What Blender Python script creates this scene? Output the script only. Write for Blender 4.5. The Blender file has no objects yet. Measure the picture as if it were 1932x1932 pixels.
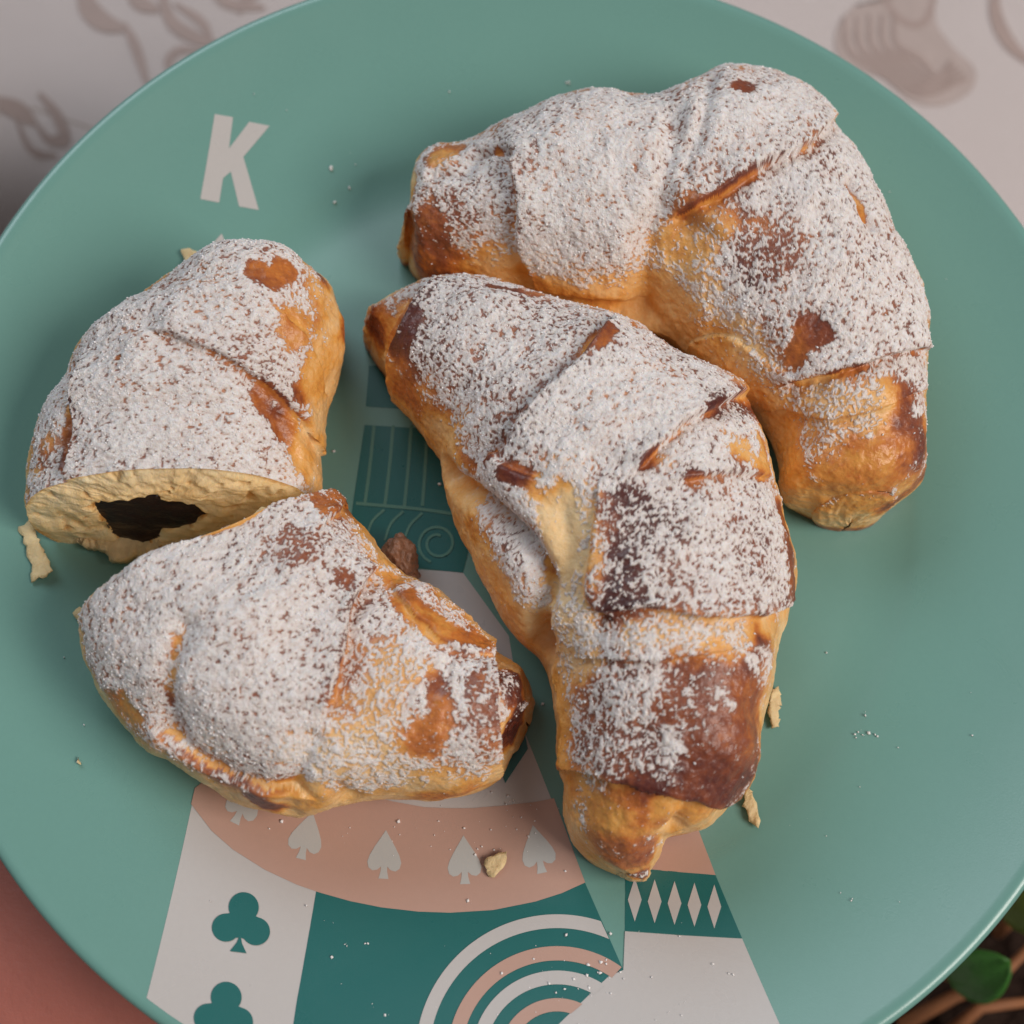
import bpy, bmesh, math, random
import numpy as np
from mathutils import Vector, Matrix
from mathutils.bvhtree import BVHTree

# ---------------------------------------------------------------- camera, world, lights
scn = bpy.context.scene
ZP = 0.84                      # height of the plate's flat eating surface above the floor
FOV = math.radians(42)
CAM = np.array([-0.012, -0.0842, 0.274])          # relative to the plate's centre
A, B = math.radians(16.42), math.radians(-1.87)
ROT = Matrix.Rotation(A, 3, 'X') @ Matrix.Rotation(B, 3, 'Y')
ROTN = np.array(ROT)
cam = bpy.data.cameras.new('camera'); camo = bpy.data.objects.new('camera', cam)
scn.collection.objects.link(camo)
camo.matrix_world = Matrix.Translation(Vector(CAM) + Vector((0, 0, ZP))) @ ROT.to_4x4()
cam.angle = FOV; cam.clip_start = 0.01; cam.clip_end = 50
cam.dof.use_dof = True; cam.dof.focus_distance = 0.262; cam.dof.aperture_fstop = 11.0
scn.camera = camo

w = bpy.data.worlds.new('World'); scn.world = w; w.use_nodes = True
w.node_tree.nodes['Background'].inputs[0].default_value = (0.95, 0.97, 1.0, 1)
w.node_tree.nodes['Background'].inputs[1].default_value = 0.14

def area(name, loc, target, size, power, col):
    l = bpy.data.lights.new(name, 'AREA'); l.shape = 'RECTANGLE'; l.size, l.size_y = size
    l.energy = power; l.color = col
    o = bpy.data.objects.new(name, l); scn.collection.objects.link(o)
    o.location = Vector(loc) + Vector((0, 0, ZP))
    d = Vector(target) - Vector(loc)
    o.rotation_euler = d.to_track_quat('-Z', 'Y').to_euler()
    return o
area('window_light', (0.75, -0.30, 0.80), (0, 0, 0), (0.55, 0.55), 10.6, (1.0, 0.93, 0.86))
area('balcony_light', (-0.50, 0.85, 1.0), (0, 0, 0), (1.0, 0.7), 8.6, (0.80, 0.91, 1.0))
scn.view_settings.view_transform = 'Standard'; scn.view_settings.look = 'None'
scn.view_settings.exposure = 0.0; scn.view_settings.gamma = 1.0
scn.render.engine = 'CYCLES'

# ---------------------------------------------------------------- helpers
rng = np.random.default_rng(7); random.seed(7)
IMG = 1932.0
def ray(x, y):
    f = 0.5 / math.tan(FOV / 2)
    d = ROTN @ np.array([(x / IMG - 0.5) / f, -(y / IMG - 0.5) / f, -1.0])
    return d / np.linalg.norm(d)
def up(x, y, z=0.0):                      # photo point -> point on the level z (plate space)
    d = ray(x, y); t = (z - CAM[2]) / d[2]
    return CAM + d * t
R_PLATE, FLAT_R, RIM_Z = 0.125, 0.072, 0.0135
def zplate(r):
    r = np.asarray(r, float); t = np.clip((r - FLAT_R) / (0.122 - FLAT_R), 0, 1.06)
    return RIM_Z * (0.25 * t + 0.75 * t * t) * np.clip(t * 4, 0, 1)
def onplate(x, y):
    z = 0.0
    for _ in range(12):
        p = up(x, y, z); z = float(zplate(math.hypot(p[0], p[1])))
    return p

def _hash(i, j, k, seed):
    n = (i * 374761393 + j * 668265263 + k * 2147483647 + seed * 144665) & 0x7fffffff
    n = ((n ^ (n >> 13)) * 1274126177) & 0x7fffffff
    n = n ^ (n >> 16)
    return (n & 0xffff) / 32767.5 - 1.0
def noise(p, scale, seed=0, octaves=1):
    out = np.zeros(len(p)); amp = 1.0
    for o in range(octaves):
        q = p * scale + 100.0; i = np.floor(q).astype(np.int64); f = q - i; f = f * f * (3 - 2 * f)
        r = 0
        for a in (0, 1):
            for b in (0, 1):
                for c in (0, 1):
                    wgt = (f[:, 0] if a else 1 - f[:, 0]) * (f[:, 1] if b else 1 - f[:, 1]) * (f[:, 2] if c else 1 - f[:, 2])
                    r = r + wgt * _hash(i[:, 0] + a, i[:, 1] + b, i[:, 2] + c, seed + o)
        out += amp * r; amp *= 0.5; scale *= 2.0
    return out
def sstep(a, b, x):
    t = np.clip((x - a) / (b - a), 0, 1); return t * t * (3 - 2 * t)

def mesh_obj(name, verts, faces, mat, parent=None, origin=(0, 0, 0), smooth=True, attrs=None):
    me = bpy.data.meshes.new(name); v = np.asarray(verts, float) - np.asarray(origin, float)
    faces = np.asarray(faces) if not isinstance(faces, list) else faces
    if isinstance(faces, np.ndarray):
        nf, k = faces.shape
        me.vertices.add(len(v)); me.vertices.foreach_set('co', v.astype(np.float32).ravel())
        me.loops.add(nf * k); me.loops.foreach_set('vertex_index', faces.astype(np.int32).ravel())
        me.polygons.add(nf); me.polygons.foreach_set('loop_start', np.arange(0, nf * k, k, dtype=np.int32))
        me.update(calc_edges=True)
    else:
        me.from_pydata([tuple(a) for a in v], [], faces)
    if smooth: me.polygons.foreach_set('use_smooth', [True] * len(me.polygons))
    if attrs:
        for k, val in attrs.items():
            a = me.attributes.new(k, 'FLOAT', 'POINT'); a.data.foreach_set('value', np.asarray(val, np.float32))
    me.materials.append(mat); me.update()
    o = bpy.data.objects.new(name, me); scn.collection.objects.link(o)
    if parent is None: o.location = Vector(origin) + Vector((0, 0, ZP))
    else:
        o.parent = parent
        o.location = Vector(origin) + Vector((0, 0, ZP)) - PO[parent.name]
        PO[o.name] = Vector(origin) + Vector((0, 0, ZP))
    if parent is None: PO[o.name] = Vector(o.location)
    return o
PO = {}
def bm_obj(name, bm, mat, parent=None, origin=(0, 0, 0), smooth=True):
    bmesh.ops.recalc_face_normals(bm, faces=bm.faces[:])
    bm.verts.index_update()
    v = [tuple(x.co) for x in bm.verts]; f = [[x.index for x in q.verts] for q in bm.faces]; bm.free()
    return mesh_obj(name, v, f, mat, parent, origin, smooth)
def thing(name, label, cat, origin=(0, 0, 0), group=None):
    o = bpy.data.objects.new(name, None); scn.collection.objects.link(o); o.empty_display_size = 0.02
    o.location = Vector(origin) + Vector((0, 0, ZP)); PO[o.name] = Vector(o.location)
    return tag(o, label, cat, group)
def tag(o, label, cat, group=None):
    o['label'] = label; o['category'] = cat
    if group: o['group'] = group
    return o

# ---------------------------------------------------------------- materials
class NT:
    def __init__(s, name):
        s.m = bpy.data.materials.new(name); s.m.use_nodes = True; s.t = s.m.node_tree
        s.p = s.t.nodes['Principled BSDF']
    def n(s, typ, ins=None, **kw):
        x = s.t.nodes.new(typ)
        for k, v in kw.items(): setattr(x, k, v)
        for k, v in (ins or {}).items():
            if hasattr(v, 'links') or isinstance(v, bpy.types.NodeSocket): s.t.links.new(v, x.inputs[k])
            else: x.inputs[k].default_value = v
        return x
    def math(s, op, a, b=None, clamp=False):
        x = s.t.nodes.new('ShaderNodeMath'); x.operation = op; x.use_clamp = clamp
        for i, v in enumerate((a, b)):
            if v is None: continue
            if isinstance(v, bpy.types.NodeSocket): s.t.links.new(v, x.inputs[i])
            else: x.inputs[i].default_value = v
        return x.outputs[0]
    def mix(s, f, a, b):
        x = s.t.nodes.new('ShaderNodeMix'); x.data_type = 'RGBA'
        for k, v in ((0, f), (6, a), (7, b)):
            if isinstance(v, bpy.types.NodeSocket): s.t.links.new(v, x.inputs[k])
            else: x.inputs[k].default_value = v
        return x.outputs[2]
    def ramp(s, fac, stops):
        x = s.t.nodes.new('ShaderNodeValToRGB'); s.t.links.new(fac, x.inputs[0])
        e = x.color_ramp.elements
        while len(e) < len(stops): e.new(0.5)
        for q, (pos, c) in zip(e, stops): q.position = pos; q.color = (*c, 1)
        return x.outputs[0]
    def noise(s, scale, detail=2, rough=0.5, dist=0.0, coord=None):
        if coord is None: coord = s.n('ShaderNodeTexCoord').outputs['Object']
        x = s.n('ShaderNodeTexNoise', {'Vector': coord, 'Scale': scale, 'Detail': detail, 'Roughness': rough, 'Distortion': dist})
        return x.outputs['Fac']
    def set(s, **kw):
        for k, v in kw.items():
            k = k.replace('_', ' ')
            if isinstance(v, bpy.types.NodeSocket): s.t.links.new(v, s.p.inputs[k])
            else: s.p.inputs[k].default_value = v
    def bump(s, h, dist, strength=1.0):
        x = s.n('ShaderNodeBump', {'Height': h, 'Distance': dist, 'Strength': strength})
        s.t.links.new(x.outputs[0], s.p.inputs['Normal'])

def mat_crust():
    t = NT('crust')
    br = t.n('ShaderNodeAttribute', attribute_name='brown').outputs['Fac']
    su = t.n('ShaderNodeAttribute', attribute_name='sugar').outputs['Fac']
    n1 = t.noise(160, 4, 0.6); n2 = t.noise(900, 3, 0.6)
    v = t.math('ADD', br, t.math('MULTIPLY', t.math('SUBTRACT', n1, 0.5), 0.42))
    v = t.math('ADD', v, t.math('MULTIPLY', t.math('SUBTRACT', n2, 0.5), 0.22), clamp=True)
    col = t.ramp(v, [(0.0, (0.80, 0.61, 0.36)), (0.2, (0.84, 0.54, 0.25)), (0.38, (0.76, 0.355, 0.08)),
                     (0.55, (0.53, 0.165, 0.033)), (0.7, (0.26, 0.066, 0.024)), (0.85, (0.115, 0.026, 0.018)), (1.0, (0.055, 0.012, 0.011))])
    pw = t.n('ShaderNodeAttribute', attribute_name='powder').outputs['Fac']; th = t.n('ShaderNodeAttribute', attribute_name='thick').outputs['Fac']
    g1 = t.noise(3200, 2, 0.6, 0.5)
    mask = t.n('ShaderNodeMapRange', {0: t.math('ADD', pw, t.math('MULTIPLY', t.math('SUBTRACT', g1, 0.5), 0.9)), 1: 0.04, 2: 0.82}, interpolation_type='SMOOTHSTEP').outputs[0]
    mask = t.math('MULTIPLY', mask, t.math('GREATER_THAN', pw, 0.01))
    mask = t.math('MULTIPLY', mask, t.math('ADD', 0.80, t.math('MULTIPLY', th, 0.4), clamp=True))
    scol = t.mix(th, (0.74, 0.645, 0.60, 1), (0.87, 0.83, 0.82, 1))
    du = t.n('ShaderNodeAttribute', attribute_name='dust').outputs['Fac']
    fine = t.n('ShaderNodeMapRange', {0: t.math('ADD', t.noise(2600, 3, 0.7), t.math('MULTIPLY', du, 0.22)), 1: 0.5, 2: 0.78}).outputs[0]
    col = t.mix(t.math('MULTIPLY', fine, t.math('MULTIPLY', t.math('MULTIPLY', du, 0.55), t.math('SUBTRACT', 1.05, br, clamp=True))), col, (0.72, 0.62, 0.55, 1))
    t.set(Base_Color=t.mix(mask, col, scol))
    t.set(Roughness=t.math('ADD', t.math('ADD', 0.22, t.math('MULTIPLY', n1, 0.25)), t.math('MULTIPLY', mask, 0.55)))
    t.set(Specular_IOR_Level=0.45, Subsurface_Weight=0.12, Subsurface_Radius=(0.8, 0.4, 0.15), Subsurface_Scale=0.002)
    h = t.math('ADD', t.math('MULTIPLY', mask, g1), t.math('ADD', t.math('MULTIPLY', n2, 0.8), t.math('MULTIPLY', t.noise(380, 3, 0.6, 0.6), 0.8)))
    t.bump(h, 0.00035, 0.8)
    return t.m
def mat_simple(name, col, rough=0.5, nscale=None, namp=0.0, bump=None, spec=0.5, sss=0.0):
    t = NT(name)
    if nscale:
        n = t.noise(nscale, 4, 0.6)
        f = t.math('ADD', 1.0 - namp, t.math('MULTIPLY', n, 2 * namp))
        c = t.n('ShaderNodeVectorMath', {0: (col[0], col[1], col[2])}, operation='SCALE')
        t.t.links.new(f, c.inputs['Scale'])
        t.set(Base_Color=c.outputs[0])
    else: t.set(Base_Color=(*col, 1))
    t.set(Roughness=rough, Specular_IOR_Level=spec)
    if spec == 0.65: t.set(Roughness=t.math('ADD', rough - 0.05, t.math('MULTIPLY', t.noise(45, 4, 0.65, 0.5), 0.14)))
    if sss: t.set(Subsurface_Weight=sss, Subsurface_Radius=(1.0, 0.4, 0.2), Subsurface_Scale=0.004)
    if bump: t.bump(t.noise(bump[0], 3, 0.6), bump[1], 0.8)
    return t.m
M = {}
M['crust'] = mat_crust()
M['sugar'] = mat_simple('sugar', (0.87, 0.83, 0.82), 0.9, spec=0.2, sss=0.0)
PLATE_R = 0.27
M['mint'] = mat_simple('mint_melamine', (0.152, 0.315, 0.272), PLATE_R, 900, 0.03, (2500, 0.00002), spec=0.65)
M['p_white'] = mat_simple('print_white', (0.52, 0.48, 0.46), PLATE_R, 900, 0.03, (2500, 0.00002), spec=0.65)
M['p_spade'] = mat_simple('print_grey_white', (0.49, 0.48, 0.46), PLATE_R, 900, 0.03, (2500, 0.00002), spec=0.65)
M['p_pink'] = mat_simple('print_pink', (0.50, 0.305, 0.24), PLATE_R, 900, 0.03, (2500, 0.00002), spec=0.65)
M['p_teal'] = mat_simple('print_teal', (0.014, 0.130, 0.122), PLATE_R, 900, 0.03, (2500, 0.00002), spec=0.65)
M['p_line'] = mat_simple('print_mint_line', (0.11, 0.25, 0.20), PLATE_R)
M['choc'] = mat_simple('chocolate', (0.016, 0.007, 0.007), 0.35, 700, 0.3, (400, 0.0004), spec=0.3)
M['leak'] = mat_simple('baked_filling', (0.25, 0.115, 0.065), 0.45, 500, 0.5, (900, 0.0006))
M['flake'] = mat_simple('pastry_flake', (0.74, 0.54, 0.29), 0.6, 300, 0.35, (1500, 0.0003), sss=0.1)
def mat_crumb():
    t = NT('crumb')
    n = t.noise(300, 4, 0.6); n2 = t.noise(1300, 3, 0.6)
    br = t.n('ShaderNodeAttribute', attribute_name='brown').outputs['Fac']
    v = t.math('ADD', t.math('ADD', br, t.math('MULTIPLY', t.math('SUBTRACT', n, 0.5), 0.38)), t.math('MULTIPLY', t.math('SUBTRACT', n2, 0.5), 0.35), clamp=True)
    t.set(Base_Color=t.ramp(v, [(0, (0.92, 0.74, 0.47)), (0.3, (0.88, 0.62, 0.31)), (0.55, (0.60, 0.29, 0.08)), (0.8, (0.22, 0.075, 0.03)), (1, (0.05, 0.018, 0.012))]))
    t.set(Roughness=0.8, Specular_IOR_Level=0.25, Subsurface_Weight=0.2, Subsurface_Radius=(0.8, 0.5, 0.2), Subsurface_Scale=0.003)
    t.bump(t.math('ADD', n, t.math('MULTIPLY', n2, 0.5)), 0.0006, 0.8)
    return t.m
M['crumb'] = mat_crumb()
def mat_cloth():
    t = NT('tablecloth')
    uv = t.n('ShaderNodeTexCoord').outputs['Object']
    wv = t.noise(1400, 2, 0.6); n = t.noise(14, 3, 0.5)
    t.set(Base_Color=t.mix(n, (0.62, 0.525, 0.50, 1), (0.70, 0.60, 0.58, 1)), Roughness=0.6, Specular_IOR_Level=0.3)
    w1 = t.n('ShaderNodeTexWave', {'Vector': uv, 'Scale': 420.0, 'Distortion': 1.5}, bands_direction='X').outputs['Fac']; w2 = t.n('ShaderNodeTexWave', {'Vector': uv, 'Scale': 420.0, 'Distortion': 1.5}, bands_direction='Y').outputs['Fac']
    t.bump(t.math('ADD', wv, t.math('ADD', w1, w2)), 0.00025, 0.7)
    return t.m
M['cloth'] = mat_cloth()
M['motif'] = mat_simple('cloth_print', (0.40, 0.295, 0.265), 0.6, 150, 0.12, (1400, 0.0002), spec=0.3)
M['motif2'] = mat_simple('cloth_print_pale', (0.46, 0.36, 0.33), 0.6, 150, 0.12, (1400, 0.0002), spec=0.3)
M['skin'] = mat_simple('skin', (0.43, 0.14, 0.105), 0.45, 35, 0.25, (500, 0.0003), spec=0.4, sss=0.15)
M['soil'] = mat_simple('soil', (0.028, 0.016, 0.012), 0.95, 120, 0.6, (180, 0.006), spec=0.1)
M['leaf'] = mat_simple('leaf', (0.045, 0.17, 0.022), 0.4, 60, 0.3, (300, 0.0006))
M['leaf2'] = mat_simple('leaf_yellow', (0.16, 0.21, 0.025), 0.4, 60, 0.3, (300, 0.0006))
M['twig'] = mat_simple('dry_stem', (0.30, 0.115, 0.045), 0.7, 90, 0.4)
M['pot'] = mat_simple('white_plastic', (0.72, 0.70, 0.68), 0.4)
M['floor'] = mat_simple('floor_tile', (0.18, 0.12, 0.09), 0.6, 12, 0.3)
M['wood'] = mat_simple('table_wood', (0.22, 0.12, 0.06), 0.5, 30, 0.3)

# ---------------------------------------------------------------- setting
TZ = -0.125                                    # table top below the plate
fz = -ZP
o = mesh_obj('floor', [(-3, -3, fz), (3, -3, fz), (3, 3, fz), (-3, 3, fz)], [[0, 1, 2, 3]], M['floor'], smooth=False); o['kind'] = 'structure'

# table with a cloth whose near edge runs under the plate
EDGE_Y = 0.198
def EF(u): return -0.38 * min(max(u + 0.16, 0), 0.40)
def cloth_pt(u, v):                            # u along x, v>0 back over the top, v<0 down the front
    y0 = EDGE_Y + EF(u)
    r = 0.05
    wav = 0.0012 * math.sin(u * 31 + 1.0) * math.cos(v * 23 + 2.0)
    if v >= 0: return (u, y0 + v, TZ + wav)
    a = -v / r
    if a < math.pi / 2: return (u, y0 - r * math.sin(a), TZ - r * (1 - math.cos(a)) + wav * math.cos(a))
    h = -v - r * math.pi / 2
    fold = 0.012 * math.sin(u * 26) * min(1, h / 0.12)
    return (u, y0 - r - fold, TZ - r - h)
us = np.linspace(-0.6, 0.7, 131); vs = np.r_[np.linspace(-0.30, 0, 61), np.linspace(0.01, 0.75, 75)]
V = [cloth_pt(u, v) for v in vs for u in us]; nu = len(us)
F = [[j * nu + i, j * nu + i + 1, (j + 1) * nu + i + 1, (j + 1) * nu + i] for j in range(len(vs) - 1) for i in range(nu - 1)]
cloth = mesh_obj('tablecloth', V, F, M['cloth'], origin=(0, 0.3, TZ))
sm = cloth.modifiers.new('thick', 'SOLIDIFY'); sm.thickness = 0.0012; sm.offset = -1
tag(cloth, 'pale beige tablecloth printed with brown baroque scrolls and shells', 'tablecloth')
tb = thing('table', 'table hidden under the printed cloth behind the plate', 'table', (0.05, 0.4, fz))
def box(name, lo, hi, mat, parent):
    bm = bmesh.new(); bmesh.ops.create_cube(bm, size=1.0)
    for v in bm.verts: v.co = Vector([(lo[i] + hi[i]) / 2 + v.co[i] * (hi[i] - lo[i]) for i in range(3)])
    bmesh.ops.bevel(bm, geom=bm.edges[:], offset=min(0.004, min(hi[i] - lo[i] for i in range(3)) * .2), segments=2, affect='EDGES')
    return bm_obj(name, bm, mat, parent, ((lo[0] + hi[0]) / 2, (lo[1] + hi[1]) / 2, lo[2]), smooth=False)
bm = bmesh.new()
q = [(-0.58, EDGE_Y - 0.02, 0), (-0.16, EDGE_Y - 0.02, 0), (0.24, EDGE_Y - 0.172, 0), (0.68, EDGE_Y - 0.172, 0), (0.68, 0.75, 0), (-0.58, 0.75, 0)]
top = [bm.verts.new((x, y, TZ - 0.004)) for x, y, _ in q]; bot = [bm.verts.new((x, y, TZ - 0.03)) for x, y, _ in q]
bm.faces.new(top); bm.faces.new(bot[::-1])
for i in range(6): bm.faces.new([top[i], bot[i], bot[(i + 1) % 6], top[(i + 1) % 6]])
bm_obj('table_top', bm, M['wood'], tb, (0.05, 0.4, TZ - 0.03), smooth=False)
for x in (-0.53, 0.61):
    for y in (0.12, 0.60): box('leg', (x, y + .03, fz), (x + 0.05, y + 0.08, TZ - 0.03), M['wood'], tb)

def ribbon(pts, width, taper=True):
    pts = np.array(pts, float); n = len(pts); out_l = []; out_r = []
    for i in range(n):
        t = pts[min(i + 1, n - 1)] - pts[max(i - 1, 0)]; t /= np.linalg.norm(t) + 1e-9
        wd = width * (0.35 + 0.65 * math.sin(math.pi * (i + 0.5) / n)) if taper else width
        nn = np.array([-t[1], t[0]]) * wd / 2
        out_l.append(pts[i] + nn); out_r.append(pts[i] - nn)
    return out_l, out_r
def catmull(P, n):
    P = np.asarray(P, float); d = np.r_[0, np.cumsum(np.linalg.norm(np.diff(P[:, :2], axis=0), axis=1) + 1e-9)]
    Q = np.vstack([2 * P[0] - P[1], P, 2 * P[-1] - P[-2]])
    s = np.linspace(0, len(P) - 1, n) if n else None
    i = np.minimum(s.astype(int), len(P) - 2); t = (s - i)[:, None]
    p0, p1, p2, p3 = Q[i], Q[i + 1], Q[i + 2], Q[i + 3]
    return 0.5 * ((2 * p1) + (-p0 + p2) * t + (2 * p0 - 5 * p1 + 4 * p2 - p3) * t ** 2 + (-p0 + 3 * p1 - 3 * p2 + p3) * t ** 3)
def on_cloth(x, y): return up(x, y, TZ)
def cloth_z(x, y):
    v = y - (EDGE_Y + EF(x))
    if v >= 0: return TZ + 0.0012 * math.sin(x * 31 + 1.0) * math.cos(v * 23 + 2.0)
    s = min(1, -v / 0.05); a = math.asin(s)
    return TZ - 0.05 * (1 - math.cos(a))
def cloth_ribbon(pts, width, lift=0.0005, mat='motif', taper=True):
    c = catmull(pts, 8 * len(pts)); l, r = ribbon(c, width, taper)
    V = []
    for a, b in zip(l, r):
        for p in (a, b):
            q = on_cloth(*p); V.append((q[0], q[1], cloth_z(q[0], q[1]) + lift))
    F = [[2 * i, 2 * i + 1, 2 * i + 3, 2 * i + 2] for i in range(len(l) - 1)]
    return mesh_obj('printed_scroll', V, F, M[mat], cloth, (V[0][0], V[0][1], TZ))
for pts, wd in [([(160, -40), (165, 10), (195, 42), (235, 55)], 40), ([(235, 45), (258, 95), (280, 165)], 20),
                ([(240, -30), (262, 5), (300, 22)], 30), ([(300, -40), (322, 40), (370, 75), (420, 90)], 26),
                ([(330, 10), (380, 45), (400, 80)], 18), ([(390, -30), (430, 10), (500, 20)], 22), ([(385, 100), (340, 98), (318, 120), (330, 150)], 16),
                ([(560, -30), (480, -10), (450, 30)], 24),
                ([(-30, 180), (25, 195), (55, 212)], 30), ([(70, 170), (100, 205), (112, 240), (85, 245)], 22), ([(55, 212), (80, 240), (118, 235)], 14),
                ([(20, 205), (40, 250), (90, 262)], 12),
                ([(1875, -40), (1878, 30), (1905, 85), (1950, 125)], 26), ([(1640, -60), (1690, 30), (1745, 40), (1775, -60)], 14)]:
    cloth_ribbon(pts, wd)
shell = catmull([(1615, 8), (1582, 45), (1576, 95), (1605, 130), (1665, 150), (1715, 192), (1775, 200), (1830, 172), (1838, 130), (1800, 92), (1765, 40), (1760, -30), (1700, -30), (1690, 30), (1650, 35), (1615, 8)], 80)[:-1]
bm = bmesh.new(); vv = []
for p in shell:
    q = on_cloth(*p); vv.append(bm.verts.new((q[0], q[1], TZ + 0.002)))
bm.faces.new(vv); bmesh.ops.triangulate(bm, faces=bm.faces[:])
for _ in range(4):
    e = [x for x in bm.edges if x.calc_length() > 0.006]
    if e: bmesh.ops.subdivide_edges(bm, edges=e, cuts=1); bmesh.ops.triangulate(bm, faces=bm.faces[:])
for v in bm.verts: v.co.z = cloth_z(v.co.x, v.co.y) + 0.0004
bm_obj('printed_shell', bm, M['motif2'], cloth, tuple(on_cloth(1700, 100)))
for k in range(5):
    f = k / 4
    cloth_ribbon([(1592 + 95 * f, 35 - 10 * f), (1600 + 90 * f, 95 - 12 * f), (1660 + 75 * f, 138 - 25 * f), (1735 + 30 * f, 180 - 35 * f), (1825 - 30 * f, 150 - 35 * f)], 11, 0.0008)

# planter beside the table with a low plant
pl = thing('planter', 'white planter of dark soil below the right edge of the plate', 'planter', (0.235, -0.30, fz))
sz = -0.135
x0, x1, y0, y1 = 0.088, 0.40, -0.62, -0.045
bm = bmesh.new()
def ring(x0, x1, y0, y1, z): return [bm.verts.new(p) for p in ((x0, y0, z), (x1, y0, z), (x1, y1, z), (x0, y1, z))]
rs = [ring(x0 + .05, x1 - .05, y0 + .05, y1 - .05, fz), ring(x0, x1, y0, y1, sz + 0.014), ring(x0 - .008, x1 + .008, y0 - .008, y1 + .008, sz + 0.014),
      ring(x0 - .008, x1 + .008, y0 - .008, y1 + .008, sz + 0.024), ring(x0 + .008, x1 - .008, y0 + .008, y1 - .008, sz + 0.024), ring(x0 + .01, x1 - .01, y0 + .01, y1 - .01, sz - 0.03)]
bm.faces.new(rs[0][::-1])
for a, b in zip(rs[:-1], rs[1:]):
    for i in range(4): bm.faces.new([a[i], a[(i + 1) % 4], b[(i + 1) % 4], b[i]])
bm_obj('trough', bm, M['pot'], pl, (0.235, -0.30, fz), smooth=False)
gx, gy = np.meshgrid(np.linspace(x0 + .0095, x1 - .0095, 110), np.linspace(y0 + .0095, y1 - .0095, 180))
P = np.c_[gx.ravel(), gy.ravel(), np.zeros(gx.size)]
P[:, 2] = sz + 0.004 * noise(P, 60, 3, 3) + 0.003 * noise(P, 220, 5, 2)
idx = np.arange(gx.size).reshape(gx.shape)
Fq = np.stack([idx[:-1, :-1], idx[:-1, 1:], idx[1:, 1:], idx[1:, :-1]], -1).reshape(-1, 4)
mesh_obj('soil', P, Fq, M['soil'], pl, (0.235, -0.30, sz))
plant = thing('garden_plant', 'low green leafy plant growing in dark soil beneath the plate', 'plant', (0.135, -0.12, sz))
def leaf(base, tip, width, z0, z1, mat):
    b = up(*base, z0); t = up(*tip, z1); ax = t - b; L = np.linalg.norm(ax); ax = ax / L
    side = np.cross(ax, [0, 0, 1]); side /= np.linalg.norm(side); nrm = np.cross(side, ax)
    V = []; n, m = 14, 8
    for i in range(n + 1):
        s = i / n; wd = width * (math.sin(math.pi * min(1, s * 0.97 + 0.03)) ** 0.6) * 0.5
        for j in range(m + 1):
            u = j / m * 2 - 1
            V.append(b + ax * L * s + side * wd * u + nrm * (0.18 * wd * u * u + 0.08 * L * math.sin(math.pi * s) + 0.0006 * (abs(u) < 0.1)))
    F = [[i * (m + 1) + j, i * (m + 1) + j + 1, (i + 1) * (m + 1) + j + 1, (i + 1) * (m + 1) + j] for i in range(n) for j in range(m)]
    o = mesh_obj('leaf', V, F, M[mat], plant, tuple(b)); s = o.modifiers.new('t', 'SOLIDIFY'); s.thickness = 0.0006
    return o
leaf((1790, 1850), (1905, 1815), 0.015, -0.105, -0.085, 'leaf')
leaf((1880, 1700), (2010, 1690), 0.018, -0.105, -0.088, 'leaf2')
leaf((1945, 1880), (2050, 1910), 0.016, -0.11, -0.09, 'leaf')
leaf((1700, 1800), (1760, 1790), 0.012, -0.12, -0.10, 'leaf')
def tube(name, pts, rad, mat, parent):
    pts = [np.array(p, float) for p in pts]; V = []; F = []; m = 7
    for i, p in enumerate(pts):
        t = pts[min(i + 1, len(pts) - 1)] - pts[max(i - 1, 0)]; t /= np.linalg.norm(t)
        a = np.cross(t, [0.3, 0.2, 1]); a /= np.linalg.norm(a); b = np.cross(t, a)
        r = rad * (1 - 0.4 * i / (len(pts) - 1))
        for k in range(m): V.append(p + r * (a * math.cos(6.2832 * k / m) + b * math.sin(6.2832 * k / m)))
    for i in range(len(pts) - 1):
        for k in range(m): F.append([i * m + k, i * m + (k + 1) % m, (i + 1) * m + (k + 1) % m, (i + 1) * m + k])
    F.append(list(range(m))[::-1]); F.append([(len(pts) - 1) * m + k for k in range(m)])
    return mesh_obj(name, V, F, M[mat], parent, tuple(pts[0]))
for pts in ([(1700, 1935, -0.132), (1800, 1880, -0.125), (1880, 1850, -0.12), (1950, 1780, -0.118)], [(1780, 1960, -0.132), (1850, 1900, -0.127), (1940, 1890, -0.125)],
            [(1880, 1760, -0.132), (1915, 1735, -0.125), (1960, 1745, -0.12)], [(1750, 1830, -0.13), (1790, 1840, -0.115), (1800, 1845, -0.106)]):
    tube('stem', [up(x, y, z) for x, y, z in pts], 0.0022, 'twig', plant)

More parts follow.
